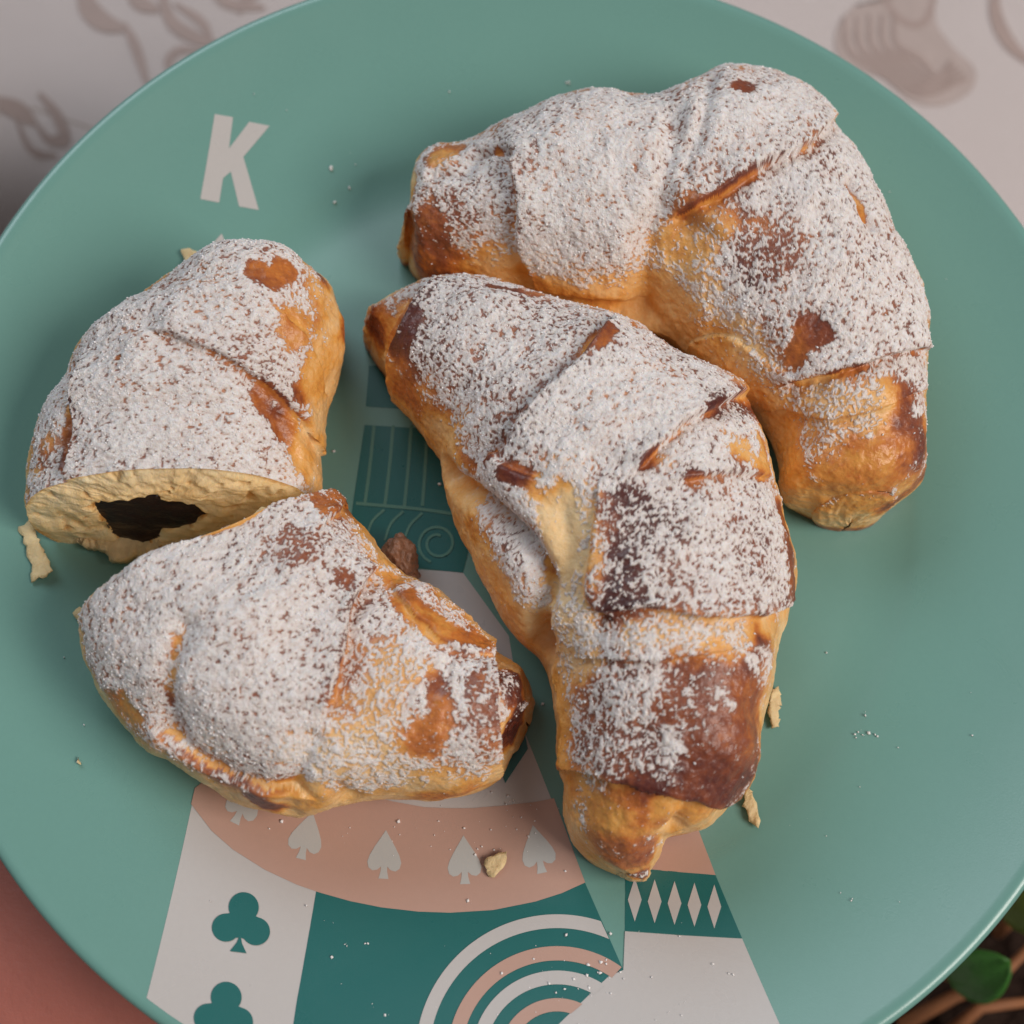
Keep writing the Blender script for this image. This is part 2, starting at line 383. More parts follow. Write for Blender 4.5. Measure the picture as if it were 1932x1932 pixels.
# ---------------------------------------------------------------- the hand under the plate
def build_hand():
    me = bpy.data.meshes.new('hand'); bm = bmesh.new(); sk = []
    def v(p, r): sk.append(r); return bm.verts.new(p)
    ax = Vector((1, 1, 0)).normalized(); sd = Vector((-1, 1, 0)).normalized()
    def at(a, s, z): return Vector((-0.088, -0.088, 0)) + ax * a + sd * s + Vector((0, 0, z))
    pel = v(at(0.012, 0.004, -0.034), (0.040, 0.0165))
    wr = v(at(-0.045, 0.004, -0.042), (0.038, 0.022)); bm.edges.new((pel, wr))
    f1 = v(at(-0.12, -0.006, -0.055), (0.033, 0.028)); bm.edges.new((wr, f1))
    f2 = v(at(-0.22, -0.012, -0.085), (0.040, 0.036)); bm.edges.new((f1, f2))
    for s, L, off in ((0.031, 0.062, 0.040), (0.011, 0.072, 0.045), (-0.010, 0.067, 0.044), (-0.030, 0.052, 0.038)):
        k = v(at(off, s * 0.95, -0.0215), (0.0105, 0.0105)); bm.edges.new((pel, k))
        a = v(at(off + L * 0.45, s * 1.12, -0.0165), (0.0085, 0.0085)); bm.edges.new((k, a))
        b = v(at(off + L * 0.76, s * 1.2, -0.0145), (0.0078, 0.0078)); bm.edges.new((a, b))
        c = v(at(off + L, s * 1.25, -0.0135), (0.0066, 0.0066)); bm.edges.new((b, c))
    t0 = v(at(0.006, 0.046, -0.032), (0.016, 0.014)); bm.edges.new((pel, t0))
    t1 = v(at(0.030, 0.062, -0.026), (0.0115, 0.0115)); bm.edges.new((t0, t1))
    t2 = v(at(0.054, 0.069, -0.0195), (0.0095, 0.0095)); bm.edges.new((t1, t2))
    t3 = v(at(0.070, 0.070, -0.0175), (0.0075, 0.0075)); bm.edges.new((t2, t3))
    bm.verts.ensure_lookup_table(); bm.to_mesh(me); bm.free()
    o = bpy.data.objects.new('hand', me); scn.collection.objects.link(o)
    m = o.modifiers.new('skin', 'SKIN'); m.use_smooth_shade = True; m.branch_smoothing = 0.6
    for i, d in enumerate(me.skin_vertices[0].data): d.radius = sk[i]; d.use_root = (i == 0)
    s = o.modifiers.new('sub', 'SUBSURF'); s.levels = 3; s.render_levels = 3
    dg = bpy.context.evaluated_depsgraph_get(); ev = o.evaluated_get(dg)
    m2 = bpy.data.meshes.new_from_object(ev); o.modifiers.clear(); o.data = m2
    m2.materials.clear(); m2.materials.append(M['skin'])
    m2.polygons.foreach_set('use_smooth', [True] * len(m2.polygons))
    o.location = (0, 0, ZP)
    return tag(o, 'bare hand and wrist under the left rim, holding the plate up from below', 'hand')
build_hand()

# ---------------------------------------------------------------- the plate
plate = thing('plate', 'round mint green plate printed with a playing card king', 'plate', (0, 0, -0.006))
prof = [(0.0, 0.0)] + [(r, float(zplate(r))) for r in np.linspace(0.004, 0.1215, 96)]
zr = prof[-1][1]
prof += [(0.1228, zr + 0.0006), (0.1238, zr + 0.0007), (0.1246, zr + 0.0002), (0.125, zr - 0.0008), (0.1249, zr - 0.0022), (0.1242, zr - 0.0034), (0.123, zr - 0.0042)]
prof += [(r, float(zplate(r)) - 0.0042) for r in np.linspace(0.1205, 0.076, 24)] + [(0.0745, -0.006), (0.071, -0.006), (0.070, -0.004), (0.0, -0.004)]
NSEG = 256; V = []; F = []
for r, z in prof[1:-1]:
    for k in range(NSEG): V.append((r * math.cos(2 * math.pi * k / NSEG), r * math.sin(2 * math.pi * k / NSEG), z))
n = len(prof) - 2
for i in range(n - 1):
    for k in range(NSEG): F.append([i * NSEG + k, i * NSEG + (k + 1) % NSEG, (i + 1) * NSEG + (k + 1) % NSEG, (i + 1) * NSEG + k][::-1])
V.append((0, 0, 0)); V.append((0, 0, -0.004)); a = len(V) - 2
for k in range(NSEG):
    F.append([a, k, (k + 1) % NSEG]); F.append([a + 1, (n - 1) * NSEG + (k + 1) % NSEG, (n - 1) * NSEG + k])
mesh_obj('dish', V, F, M['mint'], plate, (0, 0, -0.006))
RP = float(np.hypot(*onplate(277, 1883)[:2]))
def decal(name, pts, layer, mat, parent=plate, world=False):
    bm = bmesh.new(); vv = []
    for p in pts:
        q = p if world else onplate(*p)
        vv.append(bm.verts.new((q[0], q[1], 0)))
    bm.faces.new(vv); bmesh.ops.triangulate(bm, faces=bm.faces[:])
    if max(v.co.length for v in bm.verts) > RP:
        for k in range(180):
            a = 2 * math.pi * k / 180; d = Vector((math.cos(a), math.sin(a), 0))
            if any(v.co.dot(d) > RP for v in bm.verts):
                bmesh.ops.bisect_plane(bm, geom=bm.verts[:] + bm.edges[:] + bm.faces[:], plane_co=d * RP, plane_no=d, clear_outer=True)
    for _ in range(7):
        e = [x for x in bm.edges if x.calc_length() > 0.0035 and max(v.co.length for v in x.verts) > FLAT_R - 0.004]
        if not e: break
        bmesh.ops.subdivide_edges(bm, edges=e, cuts=1); bmesh.ops.triangulate(bm, faces=bm.faces[:])
    for v in bm.verts: v.co.z = float(zplate(v.co.length)) + 0.00006 * (layer + 1)
    for f in bm.faces:
        if f.normal.z < 0: f.normal_flip()
    c = sum((v.co for v in bm.verts), Vector()) / len(bm.verts)
    bm.verts.index_update(); bm.normal_update()
    for f in bm.faces:
        if f.normal.z < 0: f.normal_flip()
    V = [tuple(v.co) for v in bm.verts]; F = [[x.index for x in f.verts] for f in bm.faces]; bm.free()
    return mesh_obj(name, V, F, M[mat], parent, tuple(c))
K = 0.3484
decal('printed_letter', [(x * K, y * K) for x, y in [(1163, 618), (1262, 635), (1240, 805), (1350, 660), (1460, 682), (1318, 850), (1402, 1138), (1295, 1118), (1250, 930), (1208, 965), (1187, 1098), (1085, 1078)]], 0, 'p_white')
def spade(cx, cy, w, h, rot):
    half = [(0, -0.5), (0.12, -0.36), (0.30, -0.16), (0.44, 0.02), (0.5, 0.16), (0.46, 0.28), (0.34, 0.34), (0.2, 0.32), (0.09, 0.25), (0.10, 0.36), (0.15, 0.5)]
    p = half + [(-x, y) for x, y in half[::-1][:-1]]
    c, s = math.cos(rot), math.sin(rot)
    return [(cx + x * w * c - y * h * s, cy + x * w * s + y * h * c) for x, y in p]
decal('printed_spade', spade(408, 500, 88, 120, math.radians(10)), 0, 'p_white')
# the king's figure, laid down from the back layer to the front
decal('printed_panel', [(690, 1068), (700, 1500), (368, 1490), (262, 1950), (360, 2040), (1000, 2050), (1176, 1830), (1103, 1664), (989, 1379), (960, 1200), (873, 1080)], 0, 'p_white')
decal('printed_robe', [(607, 1620), (560, 1890), (535, 2050), (1000, 2050), (1176, 1830), (1103, 1664), (1080, 1600)], 1, 'p_teal')
collar_out = [(368, 1487), (361, 1517), (400, 1568), (440, 1603), (500, 1641), (560, 1669), (600, 1683), (660, 1700), (720, 1712), (790, 1720), (850, 1722), (930, 1717), (1010, 1701), (1060, 1685), (1104, 1665)]
collar_in = [(1045, 1506), (1010, 1513), (949, 1520), (890, 1525), (845, 1525), (800, 1523), (740, 1512), (660, 1490), (560, 1440), (450, 1430), (390, 1470)]
decal('printed_collar', collar_out + collar_in, 2, 'p_pink')
for cx, cy, r in ((463, 1512, 26), (579, 1576, 14), (726, 1612, 3), (876, 1622, -2), (1014, 1602, -11)):
    decal('printed_spade', spade(cx, cy, 64, 92, math.radians(r)), 3, 'p_spade')
decal('printed_diamond', [(989, 1379), (996, 1413), (953, 1478), (940, 1440), (900, 1360), (950, 1300)], 3, 'p_teal')
def club(cx, cy, s, rot):
    pts = []
    def arc(ox, oy, r, a0, a1, n=18):
        for k in range(n + 1):
            a = math.radians(a0 + (a1 - a0) * k / n); pts.append((ox + r * math.cos(a), oy + r * math.sin(a)))
    arc(0, -0.27, 0.29, 150, 390); arc(0.29, 0.16, 0.27, -85, 140); pts.append((0.02, 0.32)); pts.append((0.05, 0.42)); pts.append((0.16, 0.60)); pts.append((-0.16, 0.60)); pts.append((-0.05, 0.42)); pts.append((-0.02, 0.32))
    arc(-0.29, 0.16, 0.27, 40, 265)
    c, q = math.cos(rot), math.sin(rot)
    return [(cx + (x * c - y * q) * s, cy + (x * q + y * c) * s) for x, y in pts]
decal('printed_club', club(457, 1738, 98, math.radians(7)), 3, 'p_teal')
decal('printed_club', club(424, 1908, 100, math.radians(7)), 3, 'p_teal')
def arc_band(r0, r1):
    cx, cy = 1051, 1992; out = []
    def inside(x, y):           # left of the sash edge and above the white panel's slanted edge
        if y < 1830: return x < 1103 + (y - 1664) * (73 / 166)
        return x < 1176 - (y - 1830) * (122 / 102)
    def sweep(r):
        res = []
        for k in range(0, 181):
            a = math.radians(180 + k); x, y = cx + r * math.cos(a), cy + r * math.sin(a)
            if y < 2060 and inside(x, y): res.append((x, y))
        return res
    a, b = sweep(r0), sweep(r1)
    return a + b[::-1]
for r0, r1, m in ((267, 241, 'p_white'), (207, 180, 'p_pink'), (161, 135, 'p_white'), (109, 84, 'p_pink')):
    decal('printed_arc', arc_band(r0, r1), 3, m)
# right half of the figure
decal('printed_shoulder', [(1180, 1500), (1295, 1500), (1350, 1651), (1290, 1646), (1180, 1637)], 0, 'p_pink')
decal('printed_band', [(1180, 1637), (1226, 1640), (1350, 1651), (1400, 1770), (1290, 1764), (1179, 1756)], 0, 'p_teal')
for k in range(5):
    cx, cy = 1197.5 + 37.5 * k, 1697.5 + 3.3 * k
    decal('printed_diamond', [(cx, cy - 42), (cx + 13, cy), (cx, cy + 41), (cx - 13, cy)], 1, 'p_white')
decal('printed_panel', [(1179, 1757), (1290, 1765), (1400, 1771), (1475, 1942), (1510, 2040), (935, 2040), (1054, 1932), (1148, 1842), (1176, 1830)], 2, 'p_white')
# crown and beard lines between the pastries
decal('printed_crown', [(696, 690), (690, 767), (760, 772), (860, 772), (860, 690)], 0, 'p_teal')
decal('printed_beard', [(688, 802), (665, 960), (650, 1060), (794, 1072), (873, 1081), (882, 1046), (900, 940), (905, 815)], 1, 'p_teal')
LZ = [0.0]
def line(pts, wd, name='printed_line'):
    LZ[0] += 0.000012
    c = catmull(pts, 6 * len(pts)); l, r = ribbon(c, wd, False)
    V = []
    for a, b in zip(l, r):
        for p in (a, b):
            q = onplate(*p); V.append((q[0], q[1], float(zplate(math.hypot(q[0], q[1]))) + 0.00018 + LZ[0]))
    F = [[2 * i, 2 * i + 1, 2 * i + 3, 2 * i + 2] for i in range(len(l) - 1)]
    mesh_obj(name, V, F, M['p_line'], plate, V[0])
for x0_, x1_ in ((706, 688), (742, 726), (776, 763), (806, 797)): line([(x0_, 803), ((x0_ + x1_) / 2 + 1, 880), (x1_, 955)], 6)
line([(672, 950), (740, 956), (800, 962), (870, 972)], 6)
for k in range(3): line([(725 + 36 * k, 962 + 3 * k), (702 + 36 * k, 985 + 3 * k), (690 + 36 * k, 1020)], 5)
sp = []
for k in range(28):
    a = math.radians(-70 - k * 20); r = 16 + 22 * k / 27
    sp.append((826 + r * math.cos(a), 1026 + r * math.sin(a) * 0.98))
line(sp, 5, 'printed_curl')

# ---------------------------------------------------------------- pastry builder
def make_pastry(name, label, cat, group, stations, heights, cap0, cap1, cut=None, shear=0.0, creases=(), brown=(), sugar=(), base_brown=0.5,
                base_sugar=0.85, NS=300, NTU=140, NTL=16, seed=1, ngrain=9000, lump=0.0012, eq=0.36):
    st = np.array([[*a, *b] for a, b in stations], float); hs = np.array(heights, float)
    n = len(st)
    L = np.array([up(a[0], a[1], eq * h) for a, h in zip(st, hs)]); Rr = np.array([up(a[2], a[3], eq * h) for a, h in zip(st, hs)])
    def project(P3):
        q = (P3 - CAM) @ ROTN; f = 0.5 / math.tan(FOV / 2)
        return np.c_[(q[:, 0] / -q[:, 2] * f + 0.5) * IMG, (0.5 - q[:, 1] / -q[:, 2] * f) * IMG]
    tt_ = np.linspace(-0.2, math.pi + 0.2, 40); cx_, sx_ = np.cos(tt_), np.sin(tt_)
    for _ in range(8):
        for k in range(n):
            Lw, Rw, h = L[k], Rr[k], hs[k]; cw = (Lw + Rw) / 2; hv = (Rw - Lw) / 2
            ring3 = cw + hv * (np.sign(cx_) * np.abs(cx_) ** 0.89)[:, None]; ring3[:, 2] = np.where(sx_ < 0, eq * h * (1 - np.abs(sx_)), eq * h + (1 - eq) * h * np.abs(sx_) ** 0.89)
            pr = project(ring3); tl, tr = st[k, :2], st[k, 2:]; u = (tr - tl) / np.linalg.norm(tr - tl)
            dt = (pr - tl) @ u; ext = np.linalg.norm(tr - tl); wx = np.array([u[0], -u[1]]) * 0.0001
            L[k, :2] += wx * (0 - dt.min()) * 0.7; Rr[k, :2] += wx * (ext - dt.max()) * 0.7
            if k in (0, n - 1):
                j = 1 if k == 0 else n - 2
                ax = (tl + tr) / 2 - (st[j, :2] + st[j, 2:]) / 2; ax -= u * (ax @ u); ax /= np.linalg.norm(ax)
                da = (pr - (tl + tr) / 2) @ ax
                e_ = da.min() if (k == n - 1 and cut == 'end') else da.max()
                sh_ = np.array([ax[0], -ax[1]]) * 0.0001 * (-e_) * 0.7
                L[k, :2] += sh_; Rr[k, :2] += sh_
    D = catmull(np.c_[L[:, :2], Rr[:, :2], hs], NS)
    # even spacing along the length
    cc = (D[:, :2] + D[:, 2:4]) / 2; s = np.r_[0, np.cumsum(np.linalg.norm(np.diff(cc, axis=0), axis=1))]
    s += np.linspace(0, s[-1] * .3, NS)
    t = np.linspace(0, s[-1], NS); D = np.array([np.interp(t, s, D[:, k]) for k in range(5)]).T
    C = (D[:, :2] + D[:, 2:4]) / 2; HV = (D[:, 2:4] - D[:, :2]) / 2; H = D[:, 4]
    def cap(i, j, length, m):
        d = C[i] - C[j]; d /= np.linalg.norm(d)
        k = np.sin(np.linspace(0, 1, m + 1)[1:] * math.pi / 2) * 0.9995
        f = np.sqrt(1 - k ** 2)
        return C[i] + d * (k * length)[:, None], HV[i] * f[:, None], H[i] * (0.35 + 0.65 * f), k, d
    sh = np.zeros(NS)
    if cap0 is not None:
        c, h, hh, k, d = cap(0, 6, cap0, 26); C = np.vstack([c[::-1], C]); HV = np.vstack([h[::-1], HV]); H = np.r_[hh[::-1], H]; sh = np.r_[np.zeros(26), sh]
    if cap1 is not None:
        c, h, hh, k, d = cap(-1, -7, cap1, 26); C = np.vstack([C, c]); HV = np.vstack([HV, h]); H = np.r_[H, hh]; sh = np.r_[sh, np.zeros(26)]
    N = len(C)
    cutd = None
    if cut is not None:
        if cut == 'end': cutd = C[-1] - C[-8]; ww = sstep(0.55, 1, np.linspace(0, 1, N))
        else: cutd = C[0] - C[7]; ww = sstep(0.45, 0, np.linspace(0, 1, N))
        cutd = cutd / np.linalg.norm(cutd); sh = ww * shear
    ph = np.r_[np.linspace(-0.25, math.pi + 0.25, NTU, endpoint=False), np.linspace(math.pi + 0.25, 2 * math.pi - 0.25, NTL, endpoint=False)]
    NTT = len(ph); c, s = np.cos(ph), np.sin(ph); p = 2 / 2.25
    X = np.sign(c) * np.abs(c) ** p; Zu = np.abs(s) ** p; Zl = np.minimum(1, np.abs(s) / 0.7) ** 1.3
    low = s < 0
    e = H * eq
    Z = np.where(low[None, :], e[:, None] * (1 - Zl[None, :]), e[:, None] + (H - e)[:, None] * Zu[None, :])
    V = np.zeros((N, NTT, 3)); V[:, :, :2] = C[:, None, :] + HV[:, None, :] * X[None, :, None]; V[:, :, 2] = Z
    if cutd is not None:
        V[:, :, :2] += (sh[:, None] * (H[:, None] - Z))[:, :, None] * cutd
    V = V.reshape(-1, 3)
    idx = np.arange(N * NTT).reshape(N, NTT)
    a, b = idx[:-1], idx[1:]
    Fq = np.stack([a, np.roll(a, -1, 1), np.roll(b, -1, 1), b], -1).reshape(-1, 4)
    def normals(V):
        q = V.reshape(N, NTT, 3); du = np.gradient(q, axis=0); dv = (np.roll(q, -1, 1) - np.roll(q, 1, 1))
        nn = np.cross(dv, du).reshape(-1, 3); nn /= np.linalg.norm(nn, axis=1)[:, None] + 1e-12
        cen = np.repeat(np.c_[C, H * 0.45][:, None, :], NTT, 1).reshape(-1, 3)
        if np.mean(np.sum(nn * (V - cen), 1)) < 0: nn = -nn; 
        return nn
    nn = normals(V)
    if np.sum(np.cross(V[Fq[:, 1]] - V[Fq[:, 0]], V[Fq[:, 2]] - V[Fq[:, 0]]) * nn[Fq[:, 0]]) < 0: Fq = Fq[:, ::-1]
    tree = BVHTree.FromPolygons([tuple(v) for v in V], Fq.tolist())
    def hit(x, y):
        d = ray(x, y); r = tree.ray_cast(Vector(CAM), Vector(d))
        if r[0] is not None: return np.array(r[0])
        q = tree.find_nearest(Vector(up(x, y, 0.014)))[0]; return np.array(q)
    # refine the mesh (2x along, 3x round) 
    def refine(a):
        sh_ = a.shape[1:]; g = a.reshape((N, NTT) + sh_)
        m_ = np.zeros((2 * N - 1, NTT) + sh_); m_[::2] = g; m_[1::2] = (g[1:] + g[:-1]) / 2
        r_ = np.roll(m_, -1, 1); out = np.zeros((2 * N - 1, NTT * 3) + sh_)
        out[:, 0::3] = m_; out[:, 1::3] = m_ * (2 / 3) + r_ / 3; out[:, 2::3] = m_ / 3 + r_ * (2 / 3)
        return out.reshape((-1,) + sh_)
    V, nn = refine(V), refine(nn); N, NTT = 2 * N - 1, NTT * 3
    nn /= np.linalg.norm(nn, axis=1)[:, None] + 1e-12
    idx = np.arange(N * NTT).reshape(N, NTT); a, b = idx[:-1], idx[1:]
    Fr = np.stack([a, np.roll(a, -1, 1), np.roll(b, -1, 1), b], -1).reshape(-1, 4)
    if np.sum(np.cross(V[Fr[:, 1]] - V[Fr[:, 0]], V[Fr[:, 2]] - V[Fr[:, 0]]) * nn[Fr[:, 0]]) < 0: Fr = Fr[:, ::-1]
    Fq = Fr
    upper = sstep(-0.35, 0.1, nn[:, 2])
    # lumps of the dough
    dsp = 1.3 * lump * noise(V, 55, seed) + lump * 0.55 * noise(V, 160, seed + 3) + 0.00016 * noise(V, 700, seed + 5, 2) * upper
    # faint ridges of the rolled dough, running round the roll
    si = np.repeat(np.arange(N) * (np.linalg.norm(np.diff(C, axis=0), axis=1).sum() / N), NTT); pi_ = np.tile(np.linspace(0, 6.28, NTT, endpoint=False), N)
    cw_ = np.c_[(si + 0.004 * np.sin(pi_ + seed)) * 1.0, pi_ * 0.004, np.full(len(V), seed * 0.1)]
    dsp += (0.00032 * noise(cw_, 170, seed + 71) + 0.00018 * noise(cw_, 480, seed + 72, 2)) * upper
    wob = noise(V, 260, seed + 9, 2); under = np.zeros(len(V)); crest = np.zeros(len(V))
    def poly_dist(pts, reach):
        Q = np.array([hit(*p) for p in pts])
        if len(Q) > 2: Q = catmull(Q, len(Q) * 4)
        lo, hi = Q.min(0) - reach, Q.max(0) + reach
        ii = np.nonzero(np.all((VB > lo) & (VB < hi), axis=1))[0]; W = VB[ii]
        best = np.full(len(W), 1e9); side = np.zeros(len(W)); endw = np.zeros(len(W))
        for k in range(max(1, len(Q) - 1)):
            p0 = Q[k]; p1 = Q[min(k + 1, len(Q) - 1)]; ab = p1 - p0; ll = ab @ ab + 1e-12
            tt = ((W - p0) @ ab) / ll; tc = np.clip(tt, 0, 1)
            dd = np.linalg.norm(W - (p0 + tc[:, None] * ab), axis=1)
            sd = np.sign(ab[0] * (W[:, 1] - p0[1]) - ab[1] * (W[:, 0] - p0[0]))
            ew = np.where((k == 0) & (tt < 0), -tt * math.sqrt(ll), 0) + np.where((k >= len(Q) - 2) & (tt > 1), (tt - 1) * math.sqrt(ll), 0)
            m = dd < best; best[m] = dd[m]; side[m] = sd[m]; endw[m] = ew[m]
        return ii, best, side, endw
    VB = V.copy()
    for cr in creases:
        kind, pts, hgt = cr[0], cr[1], cr[2] * 0.00135; wid = (cr[3] if len(cr) > 3 else 6.0) * 0.001
        ii, bd, sd, ew = poly_dist(pts, wid * 4 + 0.002); fade = np.exp(-(ew / 0.0025) ** 2) * upper[ii]; wb = wob[ii]
        if kind == 'g': dsp[ii] -= hgt * np.exp(-((bd + 0.0003 * wb) / (wid * 0.35)) ** 2) * fade
        else:
            q = bd * sd * (1 if kind == 'l' else -1) + 0.0004 * wb; aq = np.abs(q)
            lip = np.where(q > 0, np.exp(-aq / wid), -np.exp(-aq / (wid * 0.8)))
            dsp[ii] += hgt * lip * np.tanh(aq / 0.0004) * fade * 0.75
            under[ii] += np.where(q < 0, np.exp(-aq / 0.0013), 0) * fade * min(1, hgt / 0.0018); crest[ii] += np.where(q > 0, np.exp(-aq / 0.0012), 0) * fade * min(1, hgt / 0.002)
    V0 = V.copy(); V = V + nn * dsp[:, None]; V[:, 2] = np.maximum(V[:, 2], 0.00035)
    # colour fields
    bn = noise(V0, 90, seed + 20, 3); bn2 = noise(V0, 330, seed + 25, 3)
    br = base_brown + 0.12 * bn; br = br * (0.33 + 0.67 * sstep(0.22, 0.82, nn[:, 2] + 0.1 * bn)) + 0.10 * sstep(0.1, -0.3, nn[:, 2])
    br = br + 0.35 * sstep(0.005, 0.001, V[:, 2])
    su = (base_sugar - 0.16) * sstep(0.16, 0.66, nn[:, 2] + 0.12 * bn2 + 0.08 * bn) + 0.16 * sstep(0.05, 0.35, nn[:, 2]) + 0.09 * bn + 0.04 * bn2
    VV = V
    for arr, lst in ((0, brown), (1, sugar)):
        for pts, rad, val in lst:
            rr = rad * 0.00011; ii, bd, _, _ = poly_dist(pts, rr * 2.4 + 0.001); b2, b1 = bn2[ii], bn[ii]
            if arr == 0: wgt = sstep(1.7, 0.35, bd / rr + 0.32 * b2 + 0.25 * b1); br[ii] += (val - br[ii]) * wgt
            else: wgt = sstep(1.5, 0.55, bd / rr + 0.42 * b2 + 0.25 * b1); su[ii] += (val - su[ii]) * wgt
    V = VV
    # sugar does not lie under overhangs; powder collects less in grooves than on crests
    br = br - 0.22 * np.clip(under, 0, 1) + 0.12 * np.clip(crest, 0, 1); su = su - 0.6 * np.clip(under, 0, 1) * (0.6 + 0.5 * bn2) - 0.22 * np.clip(crest, 0, 1)
    su = np.clip(su, 0, 0.95) * sstep(0.0, 0.3, nn[:, 2]); br = np.clip(br, 0, 1)
    wp = V + 0.00035 * np.c_[noise(V, 900, seed + 40), noise(V, 900, seed + 41), noise(V, 900, seed + 42)]
    g1 = 0.52 * noise(wp, 1850, seed + 43) + 0.34 * noise(wp, 3300, seed + 45) + 0.16 * noise(wp, 620, seed + 46) + 0.07 * noise(wp, 170, seed + 49)
    d_ = g1 - (0.80 - 1.23 * su)
    pow_ = sstep(-0.16, 0.20, d_) * (su > 0.015); thick = np.clip(d_ / 1.0, 0, 1)
    skin = noise(V, 500, seed + 47) * 0.00005
    V = V + nn * (pow_ * (0.00010 + 0.00024 * thick + 0.00006 * noise(wp, 2600, seed + 48)) + skin)[:, None]
    V[:, 2] = np.maximum(V[:, 2], 0.00035)
    cen = V.mean(0); org = (float(cen[0]), float(cen[1]), 0.0003)
    root = thing(name, label, cat, org, group)
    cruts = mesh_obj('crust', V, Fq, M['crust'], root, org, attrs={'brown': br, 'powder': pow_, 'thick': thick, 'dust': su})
    # powder lying on top as real grains
    q = V.reshape(N, NTT, 3)
    ar = np.linalg.norm(np.cross(V[Fq[:, 1]] - V[Fq[:, 0]], V[Fq[:, 3]] - V[Fq[:, 0]]), axis=1)
    pw = ar * (su[Fq[:, 0]] ** 1.3) * np.clip(pow_[Fq[:, 0]], 0.06, 1); pw /= pw.sum()
    pick = rng.choice(len(Fq), ngrain, p=pw); uv = rng.random((ngrain, 2))
    f = Fq[pick]; G = (V[f[:, 0]] * ((1 - uv[:, 0]) * (1 - uv[:, 1]))[:, None] + V[f[:, 1]] * (uv[:, 0] * (1 - uv[:, 1]))[:, None]
                       + V[f[:, 2]] * (uv[:, 0] * uv[:, 1])[:, None] + V[f[:, 3]] * ((1 - uv[:, 0]) * uv[:, 1])[:, None])
    grains('powdered_sugar', G, nn[f[:, 0]], root, org)
    return dict(root=root, org=org, V=V.reshape(N, NTT, 3), C=C, H=H, cutd=cutd, hit=hit, seed=seed)

def grains(name, G, Nn, root, org, rmin=0.00008, rmax=0.00030):
    n = len(G); octa = np.array([(1, 0, 0), (-1, 0, 0), (0, 1, 0), (0, -1, 0), (0, 0, 1), (0, 0, -1)], float)
    of = np.array([(0, 2, 4), (2, 1, 4), (1, 3, 4), (3, 0, 4), (2, 0, 5), (1, 2, 5), (3, 1, 5), (0, 3, 5)])
    r = rmin + (rmax - rmin) * rng.random(n) ** 2.2
    rot = rng.normal(size=(n, 3, 3)); u = rot[:, 0] / np.linalg.norm(rot[:, 0], axis=1)[:, None]
    v = np.cross(u, rot[:, 1]); v /= np.linalg.norm(v, axis=1)[:, None]; w_ = np.cross(u, v)
    sc = r[:, None] * (0.5 + 0.9 * rng.random((n, 3)))
    R = np.stack([u * sc[:, :1], v * sc[:, 1:2], w_ * sc[:, 2:]], 1)
    W = np.einsum('ka,nab->nkb', octa, R) + (G + Nn * (r * 0.25)[:, None])[:, None, :]
    Fc = (of[None] + 6 * np.arange(n)[:, None, None]).reshape(-1, 3)
    o = mesh_obj(name, W.reshape(-1, 3), Fc, M['sugar'], root, org, smooth=True); o['kind'] = 'stuff'
    return o

